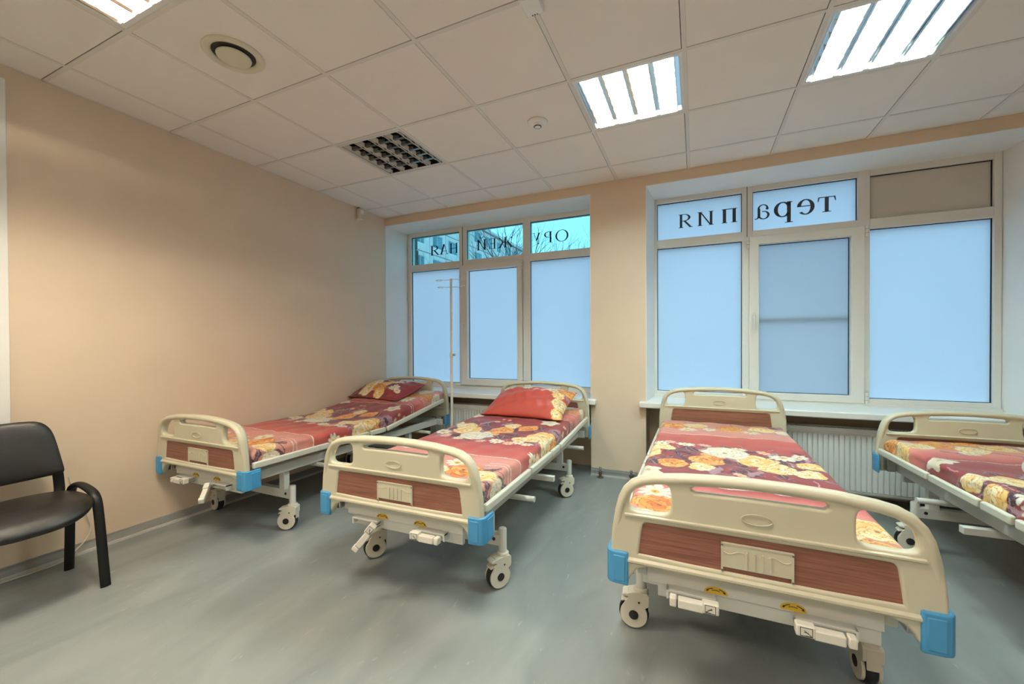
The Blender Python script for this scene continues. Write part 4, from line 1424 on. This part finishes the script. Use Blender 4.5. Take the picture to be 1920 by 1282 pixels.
def back_outline(k):
    pts = [(-.148, -.245), (-.151, -.12), (-.152, 0), (-.151, .12), (-.148, .245), (-.142, .255), (-.13, .258), (-.07, .250), (0, .241), (.06, .231), (.10, .218), (.13, .195), (.146, .165), (.151, .12), (.153, .06), (.153, 0), (.153, -.06), (.151, -.12), (.146, -.165), (.13, -.195), (.10, -.218), (.06, -.231), (0, -.241), (-.07, -.250), (-.13, -.258), (-.142, -.255)]
    return [(x * k, y * k * .87) for x, y in smooth_poly(pts, 1)]
bk = obj('backrest', cushion(.150, .240, .024, outline=back_outline(1), curve=lambda x, y, z: (x, y, z + .035 * (y / .24) ** 2)), LEATHER, t, (-.195, 0, .690), (0, R_(-78), 0), smooth=60)
bk.rotation_euler = Euler((0, R_(-102), 0)).to_matrix().to_euler()
for o_ in (bk,):
    # local X points up the back, local Z faces the room
    mrot = Matrix(((-math.sin(R_(12)), 0, math.cos(R_(12))), (0, -1, 0), (math.cos(R_(12)), 0, math.sin(R_(12)))))
    o_.rotation_euler = mrot.to_euler()
bs = obj('back_shell', cushion(.143, .232, .010, outline=back_outline(.96), curve=lambda x, y, z: (x, y, -z + .035 * (y / .24) ** 2)), CHAIRM, t, (-.215, 0, .688), bk.rotation_euler, smooth=60)

# ------------------------------------------------------------------ white cord along the skirting
cord_pts = bez([(-3.300, .55, .004), (-3.296, .80, .004), (-3.285, .95, .004), (-3.292, 1.06, .006), (-3.300, 1.10, .03), (-3.306, 1.16, .085), (-3.312, 1.185, .15), (-3.318, 1.17, .23), (-3.322, 1.145, .30), (-3.326, 1.12, .38), (-3.328, 1.10, .47)], 6)
tag(obj('white_cord', MB().tube(cord_pts, .0035, 8), CORDM), 'thin white cord running along the skirting behind the black chair', 'cord')

# ------------------------------------------------------------------ outside
struct(obj('ground_outside', MB().box(-80, 60, 4.45, 110, -.75, -.6), ASPHALT, smooth=0))
# rusticated corner of the building just outside the left window
t = tag(empty('stone_pilaster', (-3.785, 4.62, -.6)), 'dark stone block pilaster outside the left edge of the clear panes', 'pilaster')
for k in range(14):
    w = .13 if k % 2 else .145
    obj('stone_block', MB().box(-w, w, -.16, .16, k * .29 + .008, k * .29 + .282), STONE, t, bevel=.015)
obj('mortar_core', MB().box(-.12, .12, -.14, .14, 0, 4.06), STONE, t, smooth=0)
# long panel-built apartment block running away on the left
BX, BY0, BY1, FL = -27.5, 22.0, 78.0, 2.85
t = tag(empty('apartment_block', (BX - 5, (BY0 + BY1) / 2, -.6)), 'pale concrete apartment block seen through the clear upper panes', 'building')
cyb = (BY0 + BY1) / 2
obj('wall_slab', MB().box(-5, 4.95, BY0 - cyb, BY1 - cyb, 0, 17.9), CONC2, t, smooth=0)
obj('roof_edge', MB().box(-5.2, 5.35, BY0 - cyb - .3, BY1 - cyb + .3, 17.9, 18.3), CONC, t, smooth=0)
PW = 3.2
npan = int((BY1 - BY0) / PW)
def panel_mb(wd, wz0, wz1):
    m = MB()
    a = (PW - wd) / 2
    g = .05
    m.box(0, .12, g, a, g, FL - g)
    m.box(0, .12, PW - a, PW - g, g, FL - g)
    m.box(0, .12, a, PW - a, g, wz0)
    m.box(0, .12, a, PW - a, wz1, FL - g)
    return m
def frame_mb(wd, h):
    m = MB()
    m.ring((0, wd, 0, h), (.07, wd - .07, .07, h - .07), -.03, .03)
    m.box(wd * .45, wd * .45 + .07, -.03, .03, .07, h - .07)
    return m
def rotm(me):
    me.transform(Matrix.Rotation(PI / 2, 4, 'Z'))
    return me
for fl in range(6):
    for k in range(npan):
        wide = (k % 3) != 1
        wd = 2.0 if wide else 1.3
        y0 = BY0 + k * PW - cyb
        link('wall_panel', shared('panel_%.1f' % wd, lambda: panel_mb(wd, .85, 2.35), 0), CONC, t, (4.95, y0, fl * FL + .7))
        if fl >= 2:
            fr = link('window', shared('oframe_%.1f' % wd, lambda: rotm(frame_mb(wd, 1.5).mesh('oframe', 0))), OFRAME, t, (4.99, y0 + (PW - wd) / 2, fl * FL + .7 + .85))
            link('pane', shared('opane_%.1f' % wd, lambda: MB().box(-.01, .01, .02, wd - .02, .02, 1.48), 0), OGLASS, fr)
# bare trees
def tree(x, y, h, seed, label, lean=(0, 0)):
    g = random.Random(seed)
    t = tag(empty('bare_tree', (x, y, -.6)), label, 'tree', 'bare trees outside')
    trunk, br = MB(), MB()
    def grow(p, d, ln, r, depth):
        if depth == 0 or r < .003:
            return
        n = 4
        pts, rs = [p], [r]
        for k in range(n):
            d = (d + Vector((g.uniform(-.13, .13), g.uniform(-.13, .13), g.uniform(-.02, .10)))).normalized()
            p = p + d * ln / n
            pts.append(p)
            rs.append(r * (1 - .26 * (k + 1) / n))
        (trunk if depth >= 8 else br).tube(pts, rs, 8 if depth >= 8 else (5 if depth > 3 else 3), rx=rs, cap=False)
        nb = 3 if depth > 4 else 2
        for k in range(nb):
            ax = Vector((g.uniform(-1, 1), g.uniform(-1, 1), g.uniform(-.2, .6))).normalized()
            nd = (d * g.uniform(.7, 1.1) + ax * g.uniform(.35, .75)).normalized()
            grow(pts[-1] if k == 0 else pts[g.choice((2, 3, 4))], nd, ln * g.uniform(.62, .82), rs[-1] * g.uniform(.62, .80), depth - 1)
    grow(Vector((0, 0, 0)), Vector((lean[0], lean[1], 1)).normalized(), h * .30, h * .013, 8)
    obj('trunk', trunk, BARK, t)
    obj('branches', br, BARK, t)
    return t
tree(-5.9, 15.5, 8.6, 21, 'bare thin tree seen behind the rightmost clear pane')
tree(-10.2, 21.0, 11.5, 5, 'bare tree in front of the apartment block behind the middle clear pane')
tree(-7.9, 26.0, 11.0, 9, 'far bare tree low behind the rightmost clear pane')
tree(-17.0, 24.5, 9.6, 14, 'bare tree against the apartment block behind the left clear pane')
